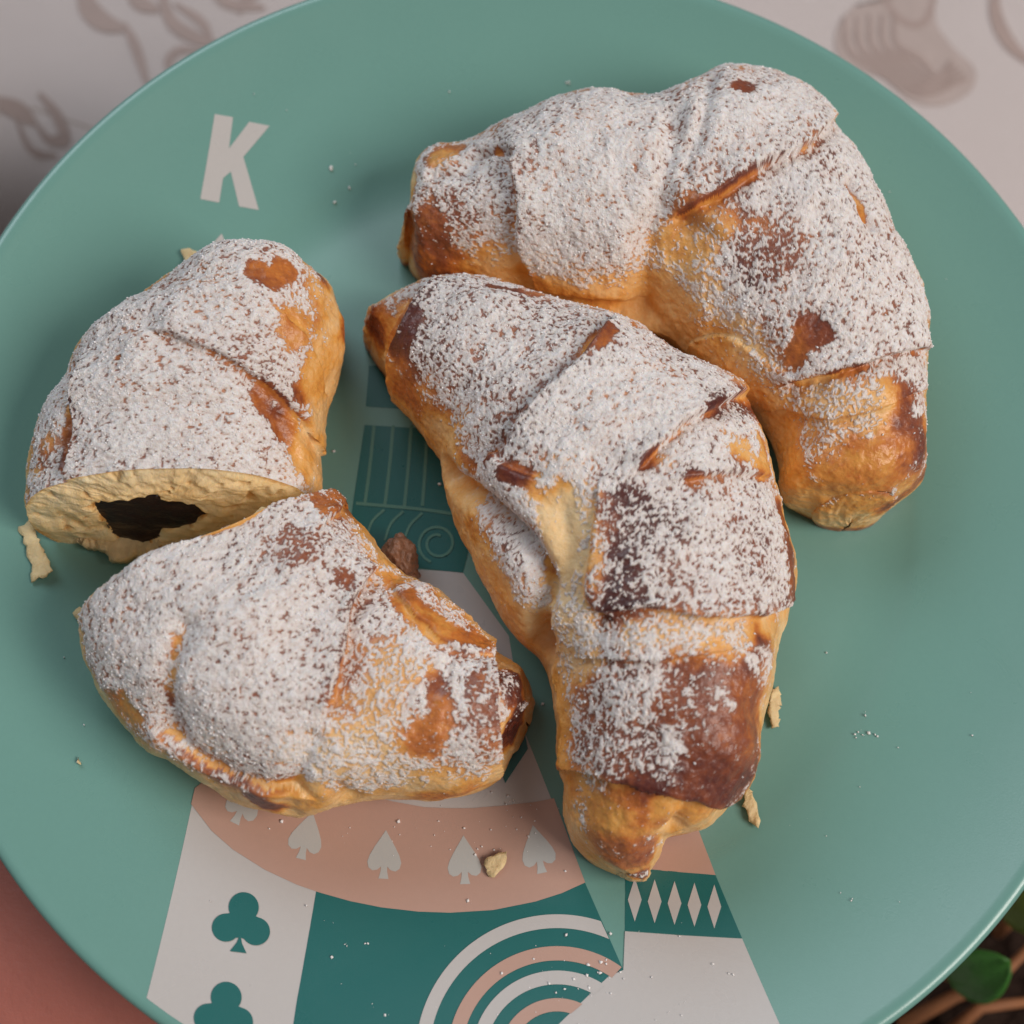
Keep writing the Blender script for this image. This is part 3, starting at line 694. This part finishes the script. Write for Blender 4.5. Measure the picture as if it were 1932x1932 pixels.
def cut_face(P, ringi, name_mat='crumb', pocket=None):
    """close the cut end with a rough crumb face; pocket = list of photo points round the filling"""
    ring_ = P['V'][ringi]; c = ring_.mean(0); d3 = np.array([*P['cutd'], 0.0])
    m = 46; V = []
    for k in range(m):
        f = 1 - k / m
        V.append(c + (ring_ - c) * f)
    V = np.concatenate(V + [c[None]]); n = len(ring_)
    F = []
    for k in range(m - 1):
        for j in range(n): F.append([k * n + j, k * n + (j + 1) % n, (k + 1) * n + (j + 1) % n, (k + 1) * n + j])
    last = m * n
    F3 = [[(m - 1) * n + j, (m - 1) * n + (j + 1) % n, last] for j in range(n)]
    a = ring_[0] - c; nrm = np.zeros(3)
    for j in range(n): nrm += np.cross(ring_[j] - c, ring_[(j + 1) % n] - c)
    nrm /= np.linalg.norm(nrm)
    if nrm @ d3 < 0: nrm = -nrm; F = [f[::-1] for f in F]; F3 = [f[::-1] for f in F3]
    ed = np.repeat(np.r_[np.arange(m), m], [n] * m + [1]) / m
    inn = sstep(0.0, 0.08, ed)
    dep = (0.0006 * noise(V, 180, 50, 3) + 0.00035 * noise(V, 520, 51, 2) + 0.0011 * np.sin(ed * 3.0) + 0.00010 * np.sin(ed * 34 + 5 * noise(V, 130, 54, 2)) - 0.0009 * sstep(0.35, 0.75, noise(V, 420, 57, 2))) * inn
    br = 0.17 + 0.15 * noise(V, 120, 53, 2) + 0.04 * np.sin(ed * 34 + 5 * noise(V, 130, 54, 2)) + 0.2 * sstep(0.35, 0.75, noise(V, 420, 57, 2)) + 0.25 * sstep(0.05, 0.0, ed)
    out = dict(c=c, nrm=nrm)
    if pocket is not None:
        def onface(x, y):
            d = ray(x, y); t = ((c - CAM) @ nrm) / (d @ nrm); return CAM + d * t
        Q = np.array([onface(*p) for p in pocket])
        e1 = np.cross([0, 0, 1], nrm); e1 /= np.linalg.norm(e1); e2 = np.cross(nrm, e1)
        q2 = np.c_[(Q - c) @ e1, (Q - c) @ e2]; v2 = np.c_[(V - c) @ e1, (V - c) @ e2]
        sd = np.full(len(V), 1e9); inside = np.zeros(len(V), bool)
        for k in range(len(q2)):
            p0, p1 = q2[k], q2[(k + 1) % len(q2)]; ab = p1 - p0; t = np.clip(((v2 - p0) @ ab) / (ab @ ab), 0, 1)
            sd = np.minimum(sd, np.linalg.norm(v2 - (p0 + t[:, None] * ab), axis=1))
            cond = (p0[1] > v2[:, 1]) != (p1[1] > v2[:, 1]); xi = p0[0] + (v2[:, 1] - p0[1]) / (p1[1] - p0[1] + 1e-12) * ab[0]
            inside ^= cond & (v2[:, 0] < xi)
        sgn = np.where(inside, -sd, sd) + 0.00022 * noise(V, 700, 60, 2)
        m_in = sstep(0.0009, -0.0003, sgn); dep = dep * (1 - m_in) - 0.0016 * m_in
        br += 0.55 * sstep(0.0016, 0.0002, sgn) * (0.5 + 0.5 * noise(V, 400, 61, 2) + 0.2)
        out.update(q2=q2, e1=e1, e2=e2)
    V = V + nrm * dep[:, None]; V[:, 2] = np.maximum(V[:, 2], 0.0005)
    o = mesh_obj('crumb', V, F + F3, M[name_mat], P['root'], P['org'], attrs={'brown': br})
    if pocket is not None:
        g = 44; lo = q2.min(0) - 0.0015; hi = q2.max(0) + 0.0015
        gx, gy = np.meshgrid(np.linspace(lo[0], hi[0], g), np.linspace(lo[1], hi[1], g))
        W = c + gx.reshape(-1, 1) * e1 + gy.reshape(-1, 1) * e2
        dp = 0.0006 + 0.0005 * noise(W, 200, 70, 2)
        W = W + nrm * dp[:, None]; ii = np.arange(g * g).reshape(g, g)
        Fg = np.stack([ii[:-1, :-1], ii[:-1, 1:], ii[1:, 1:], ii[1:, :-1]], -1).reshape(-1, 4)
        # keep the faces that lie in the pocket
        cenx = W[Fg].mean(1); c2 = np.c_[(cenx - c) @ e1, (cenx - c) @ e2]
        ins = np.zeros(len(Fg), bool); sdd = np.full(len(Fg), 1e9)
        for k in range(len(q2)):
            p0, p1 = q2[k], q2[(k + 1) % len(q2)]; ab = p1 - p0; t = np.clip(((c2 - p0) @ ab) / (ab @ ab), 0, 1)
            sdd = np.minimum(sdd, np.linalg.norm(c2 - (p0 + t[:, None] * ab), axis=1))
            cond = (p0[1] > c2[:, 1]) != (p1[1] > c2[:, 1]); xi = p0[0] + (c2[:, 1] - p0[1]) / (p1[1] - p0[1] + 1e-12) * ab[0]
            ins ^= cond & (c2[:, 0] < xi)
        keep = ins | (sdd < 0.0012)
        f = mesh_obj('chocolate_filling', W, Fg[keep], M['choc'], P['root'], P['org'])
        s = f.modifiers.new('t', 'SOLIDIFY'); s.thickness = 0.003; s.offset = -1
    return out

c1 = make_pastry('croissant', 'large pale crescent croissant with thick icing sugar, lying along the plate rim', 'croissant', None,
    [((768, 385), (768, 470)), ((803, 302), (798, 520)), ((880, 268), (900, 540)), ((955, 215), (990, 560)), ((1100, 166), (1100, 590)), ((1240, 176), (1190, 612)), ((1365, 124), (1250, 640)),
     ((1500, 148), (1310, 685)), ((1608, 262), (1360, 730)), ((1695, 430), (1410, 775)), ((1754, 575), (1448, 825)), ((1760, 720), (1464, 885)), ((1752, 830), (1462, 920)), ((1746, 905), (1478, 950)), ((1690, 962), (1530, 972))],
    [.021, .025, .029, .034, .038, .039, .040, .040, .039, .038, .036, .033, .030, .027, .022], 0.0025, 0.002,
    creases=[('r', [(1600, 240), (1530, 268), (1440, 312), (1360, 365), (1280, 402)], 1.7, 7), ('l', [(1495, 722), (1600, 697), (1740, 658)], 1.4, 6),
             ('g', [(1275, 215), (1265, 290), (1240, 390), (1215, 470), (1205, 590)], 1.5, 7), ('g', [(1345, 150), (1325, 230), (1290, 330)], 0.9, 4),
             ('l', [(958, 285), (978, 380), (975, 460), (1010, 545)], 1.4, 6), ('g', [(895, 285), (935, 278), (960, 292)], 1.5, 4), ('g', [(1605, 345), (1625, 395), (1645, 425)], 1.4, 3),
             ('g', [(1205, 595), (1245, 500), (1300, 420)], 2.6, 22), ('l', [(1462, 775), (1560, 792), (1660, 772), (1745, 735)], 0.7, 6), ('g', [(1030, 560), (1120, 575), (1200, 600)], 1.2, 6),
             ('r', [(1300, 650), (1380, 640), (1480, 700)], 0.7, 7), ('g', [(815, 330), (870, 325), (900, 290)], 1.0, 5)],
    brown=[([(800, 430), (810, 490)], 75, .68), ([(870, 385)], 28, .75), ([(770, 420), (775, 490)], 25, .62), ([(830, 300)], 30, .42), ([(1395, 165), (1410, 175)], 25, .8),
           ([(1515, 620), (1505, 665), (1555, 628)], 24, .62), ([(1270, 470), (1230, 570)], 70, .26), ([(1340, 420), (1290, 440)], 40, .42), ([(1420, 330), (1290, 400)], 9, .68),
           ([(1490, 725), (1600, 702), (1730, 665)], 7, .66), ([(1620, 890), (1560, 850)], 110, .47), ([(1690, 950), (1735, 900)], 40, .66), ([(1490, 900), (1485, 860)], 34, .36),
           ([(1750, 600), (1755, 720), (1745, 800)], 26, .40), ([(1400, 700), (1440, 780)], 40, .30), ([(1650, 760), (1560, 745)], 40, .33), ([(930, 278)], 12, .5), ([(1605, 345), (1640, 420)], 7, .45),
           ([(1530, 265), (1515, 275)], 10, .55), ([(1600, 640), (1650, 520), (1500, 560)], 60, .72), ([(1480, 220), (1380, 260), (1320, 330)], 60, .66), ([(1050, 330), (1130, 260), (1130, 420)], 90, .6),
           ([(1350, 560), (1400, 640)], 40, .3), ([(990, 520), (1080, 555), (1150, 580)], 22, .45), ([(1570, 220), (1600, 260)], 22, .36)],
    sugar=[([(1100, 280), (1130, 400), (1050, 400)], 110, .97), ([(1400, 230), (1480, 200)], 70, .95), ([(1620, 520), (1560, 450), (1650, 600)], 90, .88), ([(800, 430), (800, 490)], 45, .30), ([(875, 410)], 30, .6), ([(770, 420), (775, 490)], 18, .12),
           ([(1518, 612), (1512, 650), (1505, 668)], 20, .0), ([(1552, 628)], 15, .0), ([(1280, 460)], 55, .42), ([(1230, 560), (1260, 600)], 40, .2), ([(1370, 420), (1300, 410)], 34, .5),
           ([(1420, 330), (1340, 375), (1290, 400)], 8, .2), ([(1500, 726), (1600, 702), (1730, 665)], 6, .1), ([(1620, 890), (1700, 860)], 80, .08), ([(1560, 840)], 30, .4), ([(1560, 950)], 36, .5), ([(1490, 890), (1485, 850)], 28, .05),
           ([(1400, 168)], 18, .2), ([(930, 278)], 9, 0), ([(1605, 345), (1640, 420)], 5, 0), ([(1440, 440), (1400, 520), (1480, 470)], 40, .62), ([(1350, 650), (1420, 740)], 40, .35), ([(820, 300), (850, 285)], 22, .3),
           ([(1690, 800), (1700, 760)], 40, .2), ([(1540, 800), (1600, 780)], 50, .62)],
    base_brown=.74, base_sugar=.84, seed=11, ngrain=3500)

c2 = make_pastry('croissant', 'middle croissant with a dark browned panel, bare knob tip and deep side fold', 'croissant', None,
    [((686, 652), (700, 565)), ((715, 690), (765, 540)), ((745, 742), (850, 520)), ((790, 800), (960, 532)), ((836, 860), (1090, 584)), ((843, 902), (1190, 620)), ((863, 985), (1300, 692)), ((888, 1050), (1398, 748)),
     ((930, 1150), (1455, 850)), ((975, 1214), (1482, 975)), ((1012, 1246), (1502, 1100)), ((1035, 1290), (1482, 1215)), ((1055, 1390), (1447, 1360)), ((1062, 1470), (1420, 1475)), ((1062, 1530), (1345, 1556)), ((1080, 1585), (1262, 1575)), ((1120, 1625), (1238, 1612)), ((1165, 1645), (1218, 1645))],
    [.018, .022, .027, .032, .036, .039, .041, .042, .042, .042, .041, .040, .038, .035, .029, .025, .020, .014], 0.002, 0.0015,
    creases=[('l', [(812, 528), (765, 600), (742, 680), (748, 740)], 1.8, 7), ('l', [(1150, 605), (1100, 665), (1000, 765), (955, 830), (925, 865)], 1.3, 7), ('r', [(1400, 745), (1340, 772), (1280, 805), (1215, 872)], 1.7, 7),
             ('l', [(1125, 945), (1112, 1040), (1106, 1120), (1135, 1152)], 0.8, 5), ('l', [(1135, 1152), (1230, 1150), (1330, 1166), (1440, 1160), (1490, 1140)], 1.4, 6), ('l', [(1070, 1452), (1180, 1480), (1280, 1503), (1360, 1520), (1405, 1500)], 1.3, 5),
             ('g', [(848, 890), (920, 960), (1000, 1040), (1020, 1120), (1018, 1235)], 4.4, 7), ('l', [(1030, 1250), (1060, 1330), (1075, 1450)], 0.9, 4), ('l', [(1110, 1242), (1250, 1247), (1430, 1220)], 0.7, 5),
             ('g', [(1060, 960), (1070, 1040), (1060, 1120)], 0.9, 7), ('r', [(1450, 900), (1380, 890), (1300, 900)], 0.8, 6), ('g', [(1300, 1520), (1270, 1560)], 1.6, 6), ('l', [(760, 560), (735, 610), (722, 680)], 0.7, 4), ('r', [(930, 860), (960, 880), (1010, 900)], 0.8, 5)],
    brown=[([(1185, 1010), (1170, 1070), (1165, 1115)], 85, .95), ([(1400, 980), (1420, 1090), (1300, 1080)], 75, .76), ([(1485, 1050), (1490, 1120), (1470, 960)], 24, .72), ([(1330, 1440), (1390, 1480), (1300, 1480)], 70, .8), ([(1390, 1320), (1400, 1400)], 50, .68),
           ([(1130, 1420), (1200, 1450)], 55, .85), ([(1150, 1350), (1250, 1330)], 70, .72), ([(1150, 1540), (1110, 1500)], 60, .46), ([(1180, 1610)], 40, .60), ([(1205, 1645)], 18, .76), ([(700, 620)], 40, .70), ([(750, 580), (735, 660)], 22, .5),
           ([(785, 580), (765, 650), (790, 690)], 26, .84), ([(860, 560), (950, 560), (1050, 590)], 40, .80), ([(770, 730), (820, 790)], 40, .55), ([(850, 830), (820, 800)], 30, .27), ([(960, 1130), (930, 1090)], 40, .33), ([(890, 1000)], 22, .42),
           ([(1050, 940), (1062, 1080), (1040, 1200)], 60, .12), ([(900, 940), (1000, 1040), (1018, 1220)], 14, .36), ([(1150, 628), (1110, 660)], 18, .66), ([(1330, 775), (1380, 765)], 14, .85), ([(1300, 810), (1250, 845), (1225, 870)], 17, .70), ([(960, 890), (990, 895)], 24, .76), ([(925, 860)], 16, .7), ([(1430, 830), (1440, 870), (1390, 830)], 34, .33),
           ([(1400, 770), (1440, 790)], 24, .85), ([(1300, 1210), (1400, 1190), (1200, 1200)], 34, .36), ([(1470, 1200), (1450, 1170)], 26, .36), ([(1100, 1200), (1060, 1230)], 40, .24), ([(1330, 1540), (1250, 1520)], 26, .40), ([(1060, 1380), (1068, 1460)], 16, .46),
           ([(1000, 640), (900, 650)], 60, .72), ([(1120, 800), (1230, 720)], 70, .6), ([(1260, 870)], 22, .5), ([(1310, 910), (1380, 920)], 22, .66), ([(1080, 860), (1030, 920)], 26, .45)],
    sugar=[([(1190, 990), (1170, 1060), (1150, 1110)], 62, .58), ([(1300, 1050), (1380, 1000), (1400, 1100)], 80, .78), ([(1485, 1050), (1492, 1120), (1470, 950)], 18, .22), ([(1330, 1440), (1390, 1470), (1370, 1390)], 52, .22), ([(1400, 1300), (1420, 1350)], 40, .15),
           ([(1130, 1400), (1210, 1440)], 55, .66), ([(1150, 1545), (1240, 1520), (1330, 1545)], 55, .24), ([(1180, 1620)], 45, .14), ([(705, 620), (730, 660)], 42, .04), ([(752, 580), (735, 680)], 20, .08), ([(785, 600), (775, 660)], 14, .25), ([(920, 530), (1010, 550)], 10, .2),
           ([(780, 740), (830, 800)], 36, .25), ([(850, 840)], 28, .08), ([(950, 1130), (920, 1070)], 30, .12), ([(900, 960), (940, 1010), (980, 1080)], 18, .8), ([(1050, 950), (1062, 1060)], 36, .26), ([(1035, 1110), (1030, 1200)], 20, .35), ([(1000, 1000), (1018, 1130), (1018, 1225)], 9, .12), ([(1040, 1140), (1060, 1180)], 30, .6), ([(1150, 625), (1105, 662)], 15, .0),
           ([(1325, 778), (1360, 765)], 9, .05), ([(1295, 812), (1250, 845), (1222, 872)], 13, .0), ([(965, 892), (990, 900)], 18, .05), ([(925, 862)], 10, .1), ([(1440, 840), (1440, 880)], 24, .05), ([(1400, 840)], 30, .35), ([(1470, 1200), (1440, 1190)], 26, .12), ([(1300, 820), (1200, 740), (1100, 780), (1050, 700)], 60, 1.0),
           ([(940, 650), (1000, 680)], 60, .85), ([(1400, 920)], 22, .85), ([(1310, 900)], 18, .3), ([(1120, 1170), (1250, 1180)], 20, .75), ([(1090, 1290), (1060, 1260)], 24, .55), ([(1062, 1400)], 16, .1), ([(860, 860), (890, 880)], 16, .35), ([(1280, 1330), (1330, 1260)], 50, .5)],
    base_brown=.82, base_sugar=.84, seed=23, ngrain=3500, lump=0.001)

h1 = make_pastry('croissant_half', 'cut croissant half with dark chocolate filling showing in its face', 'croissant half', None,
    [((425, 528), (560, 522)), ((370, 532), (620, 556)), ((308, 555), (648, 606)), ((245, 598), (650, 680)), ((170, 650), (622, 755)), ((112, 740), (608, 830)), ((74, 812), (606, 845)), ((54, 893), (606, 876))],
    [.026, .031, .035, .037, .037, .036, .035, .033], 0.0025, None, cut='end', shear=0.20,
    creases=[('l', [(300, 625), (400, 662), (480, 710), (560, 785), (612, 855)], 1.1, 5), ('l', [(150, 690), (132, 800), (126, 890)], 1.5, 5), ('g', [(470, 720), (520, 790), (560, 870)], 0.8, 6), ('r', [(540, 600), (590, 660), (610, 740)], 0.7, 8), ('g', [(200, 620), (300, 610)], 0.7, 5)],
    brown=[([(490, 515), (510, 530), (535, 515)], 22, .60), ([(550, 620), (570, 600)], 42, .46), ([(600, 710), (620, 680)], 36, .34), ([(505, 760), (540, 800)], 30, .58), ([(500, 745), (530, 770)], 15, .76), ([(575, 850), (560, 880)], 30, .36), ([(640, 570), (645, 630)], 20, .64), ([(600, 520)], 22, .66),
           ([(225, 675)], 9, .7), ([(90, 830), (130, 730)], 22, .5), ([(330, 760), (400, 800), (280, 700)], 90, .64), ([(70, 900)], 18, .36), ([(400, 560)], 70, .6)],
    sugar=[([(330, 740), (400, 820), (250, 800)], 110, .93), ([(420, 560), (350, 600)], 70, .9), ([(485, 515), (508, 530), (535, 515)], 18, .0), ([(550, 620)], 30, .2), ([(600, 690), (605, 760), (600, 830)], 34, .0), ([(560, 740)], 20, .12), ([(500, 750), (535, 800)], 24, .05), ([(520, 760)], 9, .5),
           ([(570, 850), (575, 885)], 26, .12), ([(640, 580), (645, 640)], 14, .3), ([(225, 675)], 6, .1), ([(130, 760), (118, 830), (115, 880)], 9, .1), ([(90, 830), (75, 880)], 14, .55)],
    base_brown=.77, base_sugar=.86, seed=37, ngrain=2300, NS=220, NTU=120)
cut_face(h1, -1, pocket=[(184, 942), (222, 934), (262, 932), (302, 939), (345, 947), (384, 962), (356, 979), (332, 990), (302, 991), (290, 1004), (266, 1020), (238, 1018), (220, 1002), (206, 979), (192, 963)])
h2 = make_pastry('croissant_half', 'turned croissant half with golden bare side and brown leak, lying over the printed collar', 'croissant half', None,
    [((222, 1085), (636, 893)), ((162, 1190), (672, 955)), ((185, 1300), (722, 1038)), ((255, 1386), (768, 1098)), ((350, 1456), (830, 1125)), ((520, 1535), (885, 1170)), ((690, 1508), (930, 1215)), ((850, 1498), (962, 1236)), ((930, 1472), (992, 1262)), ((965, 1420), (1002, 1310))],
    [.034, .036, .037, .037, .036, .035, .033, .031, .027, .021], None, 0.0015, cut='start', shear=-0.05,
    creases=[('r', [(700, 1085), (662, 1150), (645, 1250), (620, 1320)], 2.1, 6), ('r', [(930, 1215), (932, 1330), (945, 1460)], 2.8, 6), ('g', [(350, 1180), (320, 1250), (312, 1340), (335, 1395)], 1.1, 7), ('r', [(310, 1385), (400, 1450), (500, 1490), (560, 1500)], 1.6, 5), ('r', [(640, 915), (648, 955), (615, 985)], 1.0, 5),
             ('g', [(590, 1400), (560, 1470), (540, 1530)], 1.1, 8), ('l', [(750, 1110), (790, 1170), (860, 1230), (930, 1240)], 0.8, 5), ('g', [(440, 1130), (520, 1090)], 0.5, 5), ('g', [(630, 1480), (660, 1500)], 1.0, 6)],
    brown=[([(690, 1010), (720, 1060), (660, 960)], 36, .36), ([(770, 1140), (840, 1190), (900, 1220)], 34, .56), ([(985, 1290), (980, 1390)], 44, .88), ([(945, 1300), (945, 1420)], 14, .42), ([(760, 1250), (700, 1330), (740, 1400)], 70, .34), ([(830, 1340), (800, 1390)], 34, .56), ([(910, 1300), (915, 1400)], 24, .66),
           ([(640, 1440), (560, 1420)], 50, .24), ([(570, 1515)], 32, .36), ([(515, 1525), (480, 1500)], 20, .84), ([(880, 1480), (800, 1495)], 26, .5), ([(600, 960), (640, 930)], 40, .6), ([(560, 1050), (640, 1080)], 50, .72), ([(500, 1270), (580, 1240), (480, 1200)], 80, .72), ([(240, 1340), (260, 1380)], 30, .46), ([(640, 1140)], 40, .74),
           ([(330, 1200), (320, 1300)], 22, .45), ([(420, 1460)], 24, .6), ([(740, 1075)], 26, .42), ([(400, 1400)], 30, .4), ([(930, 1470)], 20, .68)],
    sugar=[([(300, 1180), (450, 1100), (430, 1300)], 120, .92), ([(690, 1000), (725, 1060)], 28, .03), ([(740, 1090)], 20, .05), ([(770, 1135), (830, 1190), (900, 1220)], 22, .04), ([(945, 1260), (950, 1430)], 12, .05), ([(985, 1320), (970, 1390)], 26, .35), ([(740, 1250), (700, 1360)], 60, .68), ([(820, 1290), (830, 1350), (795, 1400)], 26, .3),
           ([(900, 1290), (910, 1400)], 22, .6), ([(575, 1515), (540, 1500)], 26, .1), ([(860, 1488), (760, 1500)], 22, .03), ([(610, 955), (640, 930)], 26, .4), ([(560, 1030)], 40, .62), ([(245, 1345), (230, 1330)], 22, .2), ([(400, 1460), (450, 1490)], 14, .3), ([(330, 1210), (310, 1330)], 12, .5), ([(680, 1480), (740, 1470)], 24, .8), ([(650, 1100)], 20, .4)],
    base_brown=.74, base_sugar=.84, seed=51, ngrain=2500, NS=220, NTU=120)
cut_face(h2, 0)

# torn lower crust sticking out under the cut face, and the filling that leaked out of the other half
def slab(name, pts, z, thick, mat, parent=None, label=None, cat=None, group=None, curl=0.0012, seed=0, sub=3, plateh=False):
    Q = np.array([(onplate(*p) if plateh else up(p[0], p[1], z)) for p in pts]); c = Q.mean(0)
    zb = c[2] if plateh else z
    bm = bmesh.new()
    vs = [bm.verts.new((q[0], q[1], 0)) for q in Q]; bm.faces.new(vs); bmesh.ops.triangulate(bm, faces=bm.faces[:])
    for _ in range(sub):
        e = [x for x in bm.edges if x.calc_length() > 0.0011]
        if not e: break
        bmesh.ops.subdivide_edges(bm, edges=e, cuts=1); bmesh.ops.triangulate(bm, faces=bm.faces[:])
    X = np.array([v.co[:] for v in bm.verts]); h = curl * (0.5 + 0.5 * noise(X, 170, seed, 2)) + 0.0003 * noise(X, 900, seed + 1, 2)
    h -= h.min()
    jit = 0.00035
    for v, hh in zip(bm.verts, h):
        v.co.z = zb + 0.0003 + hh
        if v.is_boundary: v.co.x += random.uniform(-jit, jit); v.co.y += random.uniform(-jit, jit)
    r = bmesh.ops.extrude_face_region(bm, geom=bm.faces[:])
    for v in r['geom']:
        if isinstance(v, bmesh.types.BMVert): v.co.z += thick * (0.8 + 0.4 * random.random())
    org = (float(c[0]), float(c[1]), float(zb))
    o = bm_obj(name, bm, M[mat], parent, org if parent is None else PLO[parent.name])
    if label: tag(o, label, cat, group)
    return o
PLO = {c['root'].name: c['org'] for c in (c1, c2, h1, h2)}
slab('torn_crust', [(100, 1000), (150, 1025), (165, 1038), (185, 1045), (205, 1048), (220, 1066), (245, 1070), (258, 1060), (300, 1052), (340, 1040), (400, 1015), (430, 985), (300, 960), (150, 960)], 0.001, 0.003, 'flake', h1['root'], curl=0.002, seed=5)
def blob(name, centre, radii, mat, parent, seed, rough=0.3):
    bm = bmesh.new(); bmesh.ops.create_icosphere(bm, subdivisions=5, radius=1.0)
    X = np.array([v.co[:] for v in bm.verts]); k = 1 + rough * noise(X, 2.0, seed, 2) + 0.10 * noise(X, 5, seed + 1, 3)
    for v, s in zip(bm.verts, k): v.co = Vector(centre) + Vector([v.co[i] * radii[i] * s for i in range(3)]); v.co.z = max(v.co.z, 0.0005)
    return bm_obj(name, bm, M[mat], parent, PLO[parent.name])
p = up(752, 1052, 0.008); blob('baked_filling', (p[0], p[1], 0.006), (0.0036, 0.0050, 0.005), 'leak', h2['root'], 3, .2)
p = up(745, 1085, 0.008); blob('baked_filling', (p[0] + .001, p[1] + .001, 0.004), (0.003, 0.004, 0.004), 'leak', h2['root'], 12, .28)

# loose flakes on the plate, each a thing of its own
fl = [([(35, 992), (55, 985), (72, 1010), (90, 1050), (105, 1080), (90, 1092), (65, 1098), (58, 1060), (48, 1025)], 'long torn pastry flake below the cut filled half', 0.0009),
      ([(142, 1158), (155, 1150), (178, 1156), (180, 1175), (168, 1195), (152, 1185)], 'small pastry crumb at the left side of the turned half', 0.0018),
      ([(343, 474), (356, 470), (372, 482), (390, 492), (372, 505), (350, 515), (348, 490)], 'pale pastry flake tucked beside the printed spade under the K', 0.0012),
      ([(912, 1632), (922, 1615), (945, 1608), (958, 1606), (950, 1630), (932, 1655), (918, 1648)], 'golden pastry flake lying on the pink printed collar', 0.0014),
      ([(1452, 1300), (1464, 1298), (1472, 1310), (1468, 1350), (1470, 1372), (1456, 1376), (1448, 1350), (1447, 1325)], 'narrow pastry flake beside the browned lower panel of the middle croissant', 0.0012),
      ([(1403, 1490), (1415, 1492), (1425, 1515), (1433, 1545), (1426, 1560), (1410, 1545), (1400, 1520)], 'golden pastry flake beside the bare knob of the middle croissant', 0.0012),
      ([(146, 1432), (152, 1430), (158, 1438), (152, 1446), (146, 1442)], 'tiny pale crumb on bare mint left of the printed collar', 0.0008)]
for k, (pts, lab, th) in enumerate(fl):
    slab('pastry_flake', pts, 0, th * 0.55, 'flake', None, lab, 'pastry flake', 'loose flakes on the plate', seed=30 + k, plateh=True)
# sugar dust on the plate
sp = [(1632, 1348), (1622, 1380), (1630, 1388), (1640, 1384), (1612, 1392), (1652, 1390), (1490, 1556), (1524, 1545), (1592, 1684), (652, 1783), (690, 1782), (655, 1780), (838, 1785), (613, 1735), (627, 1743), (888, 1702), (735, 1912), (728, 1915), (645, 1862), (704, 1895), (1378, 1835), (882, 1698),
      (1290, 1895), (1260, 1910), (1285, 1892), (1240, 1925), (1150, 1845), (1130, 1838), (1160, 1836), (1170, 1832), (955, 1515), (965, 1513), (985, 1512), (968, 1540), (1075, 160), (1072, 158), (378, 142), (480, 178), (543, 208), (660, 355), (655, 290), (625, 320), (855, 450), (845, 470), (28, 478), (150, 1438), (1560, 1575), (1790, 1720), (1605, 1700), (1827, 1905), (1800, 1885), (1820, 1925)]
G = []
for x, y in sp:
    for _ in range(random.choice((1, 1, 2, 3))): G.append(onplate(x + random.gauss(0, 2.2), y + random.gauss(0, 2.2)))
for _ in range(200):
    x, y = random.choice([(random.uniform(60, 1850), random.uniform(60, 1900)), (random.gauss(1150, 120), random.gauss(1850, 50)), (random.gauss(900, 200), random.gauss(1560, 40))])
    p = onplate(x, y)
    if math.hypot(p[0], p[1]) < 0.115: G.append(p)
G = np.array([p for p in G if math.hypot(p[0], p[1]) < 0.114]); nb = len(G)
o = grains('sugar_specks', G + np.array([0, 0, 0.0002]), np.tile([0, 0, 1.0], (nb, 1)), None, (0, 0, 0.0), 0.00005, 0.00045)
tag(o, 'scattered specks of icing sugar dusted over the mint plate', 'icing sugar')
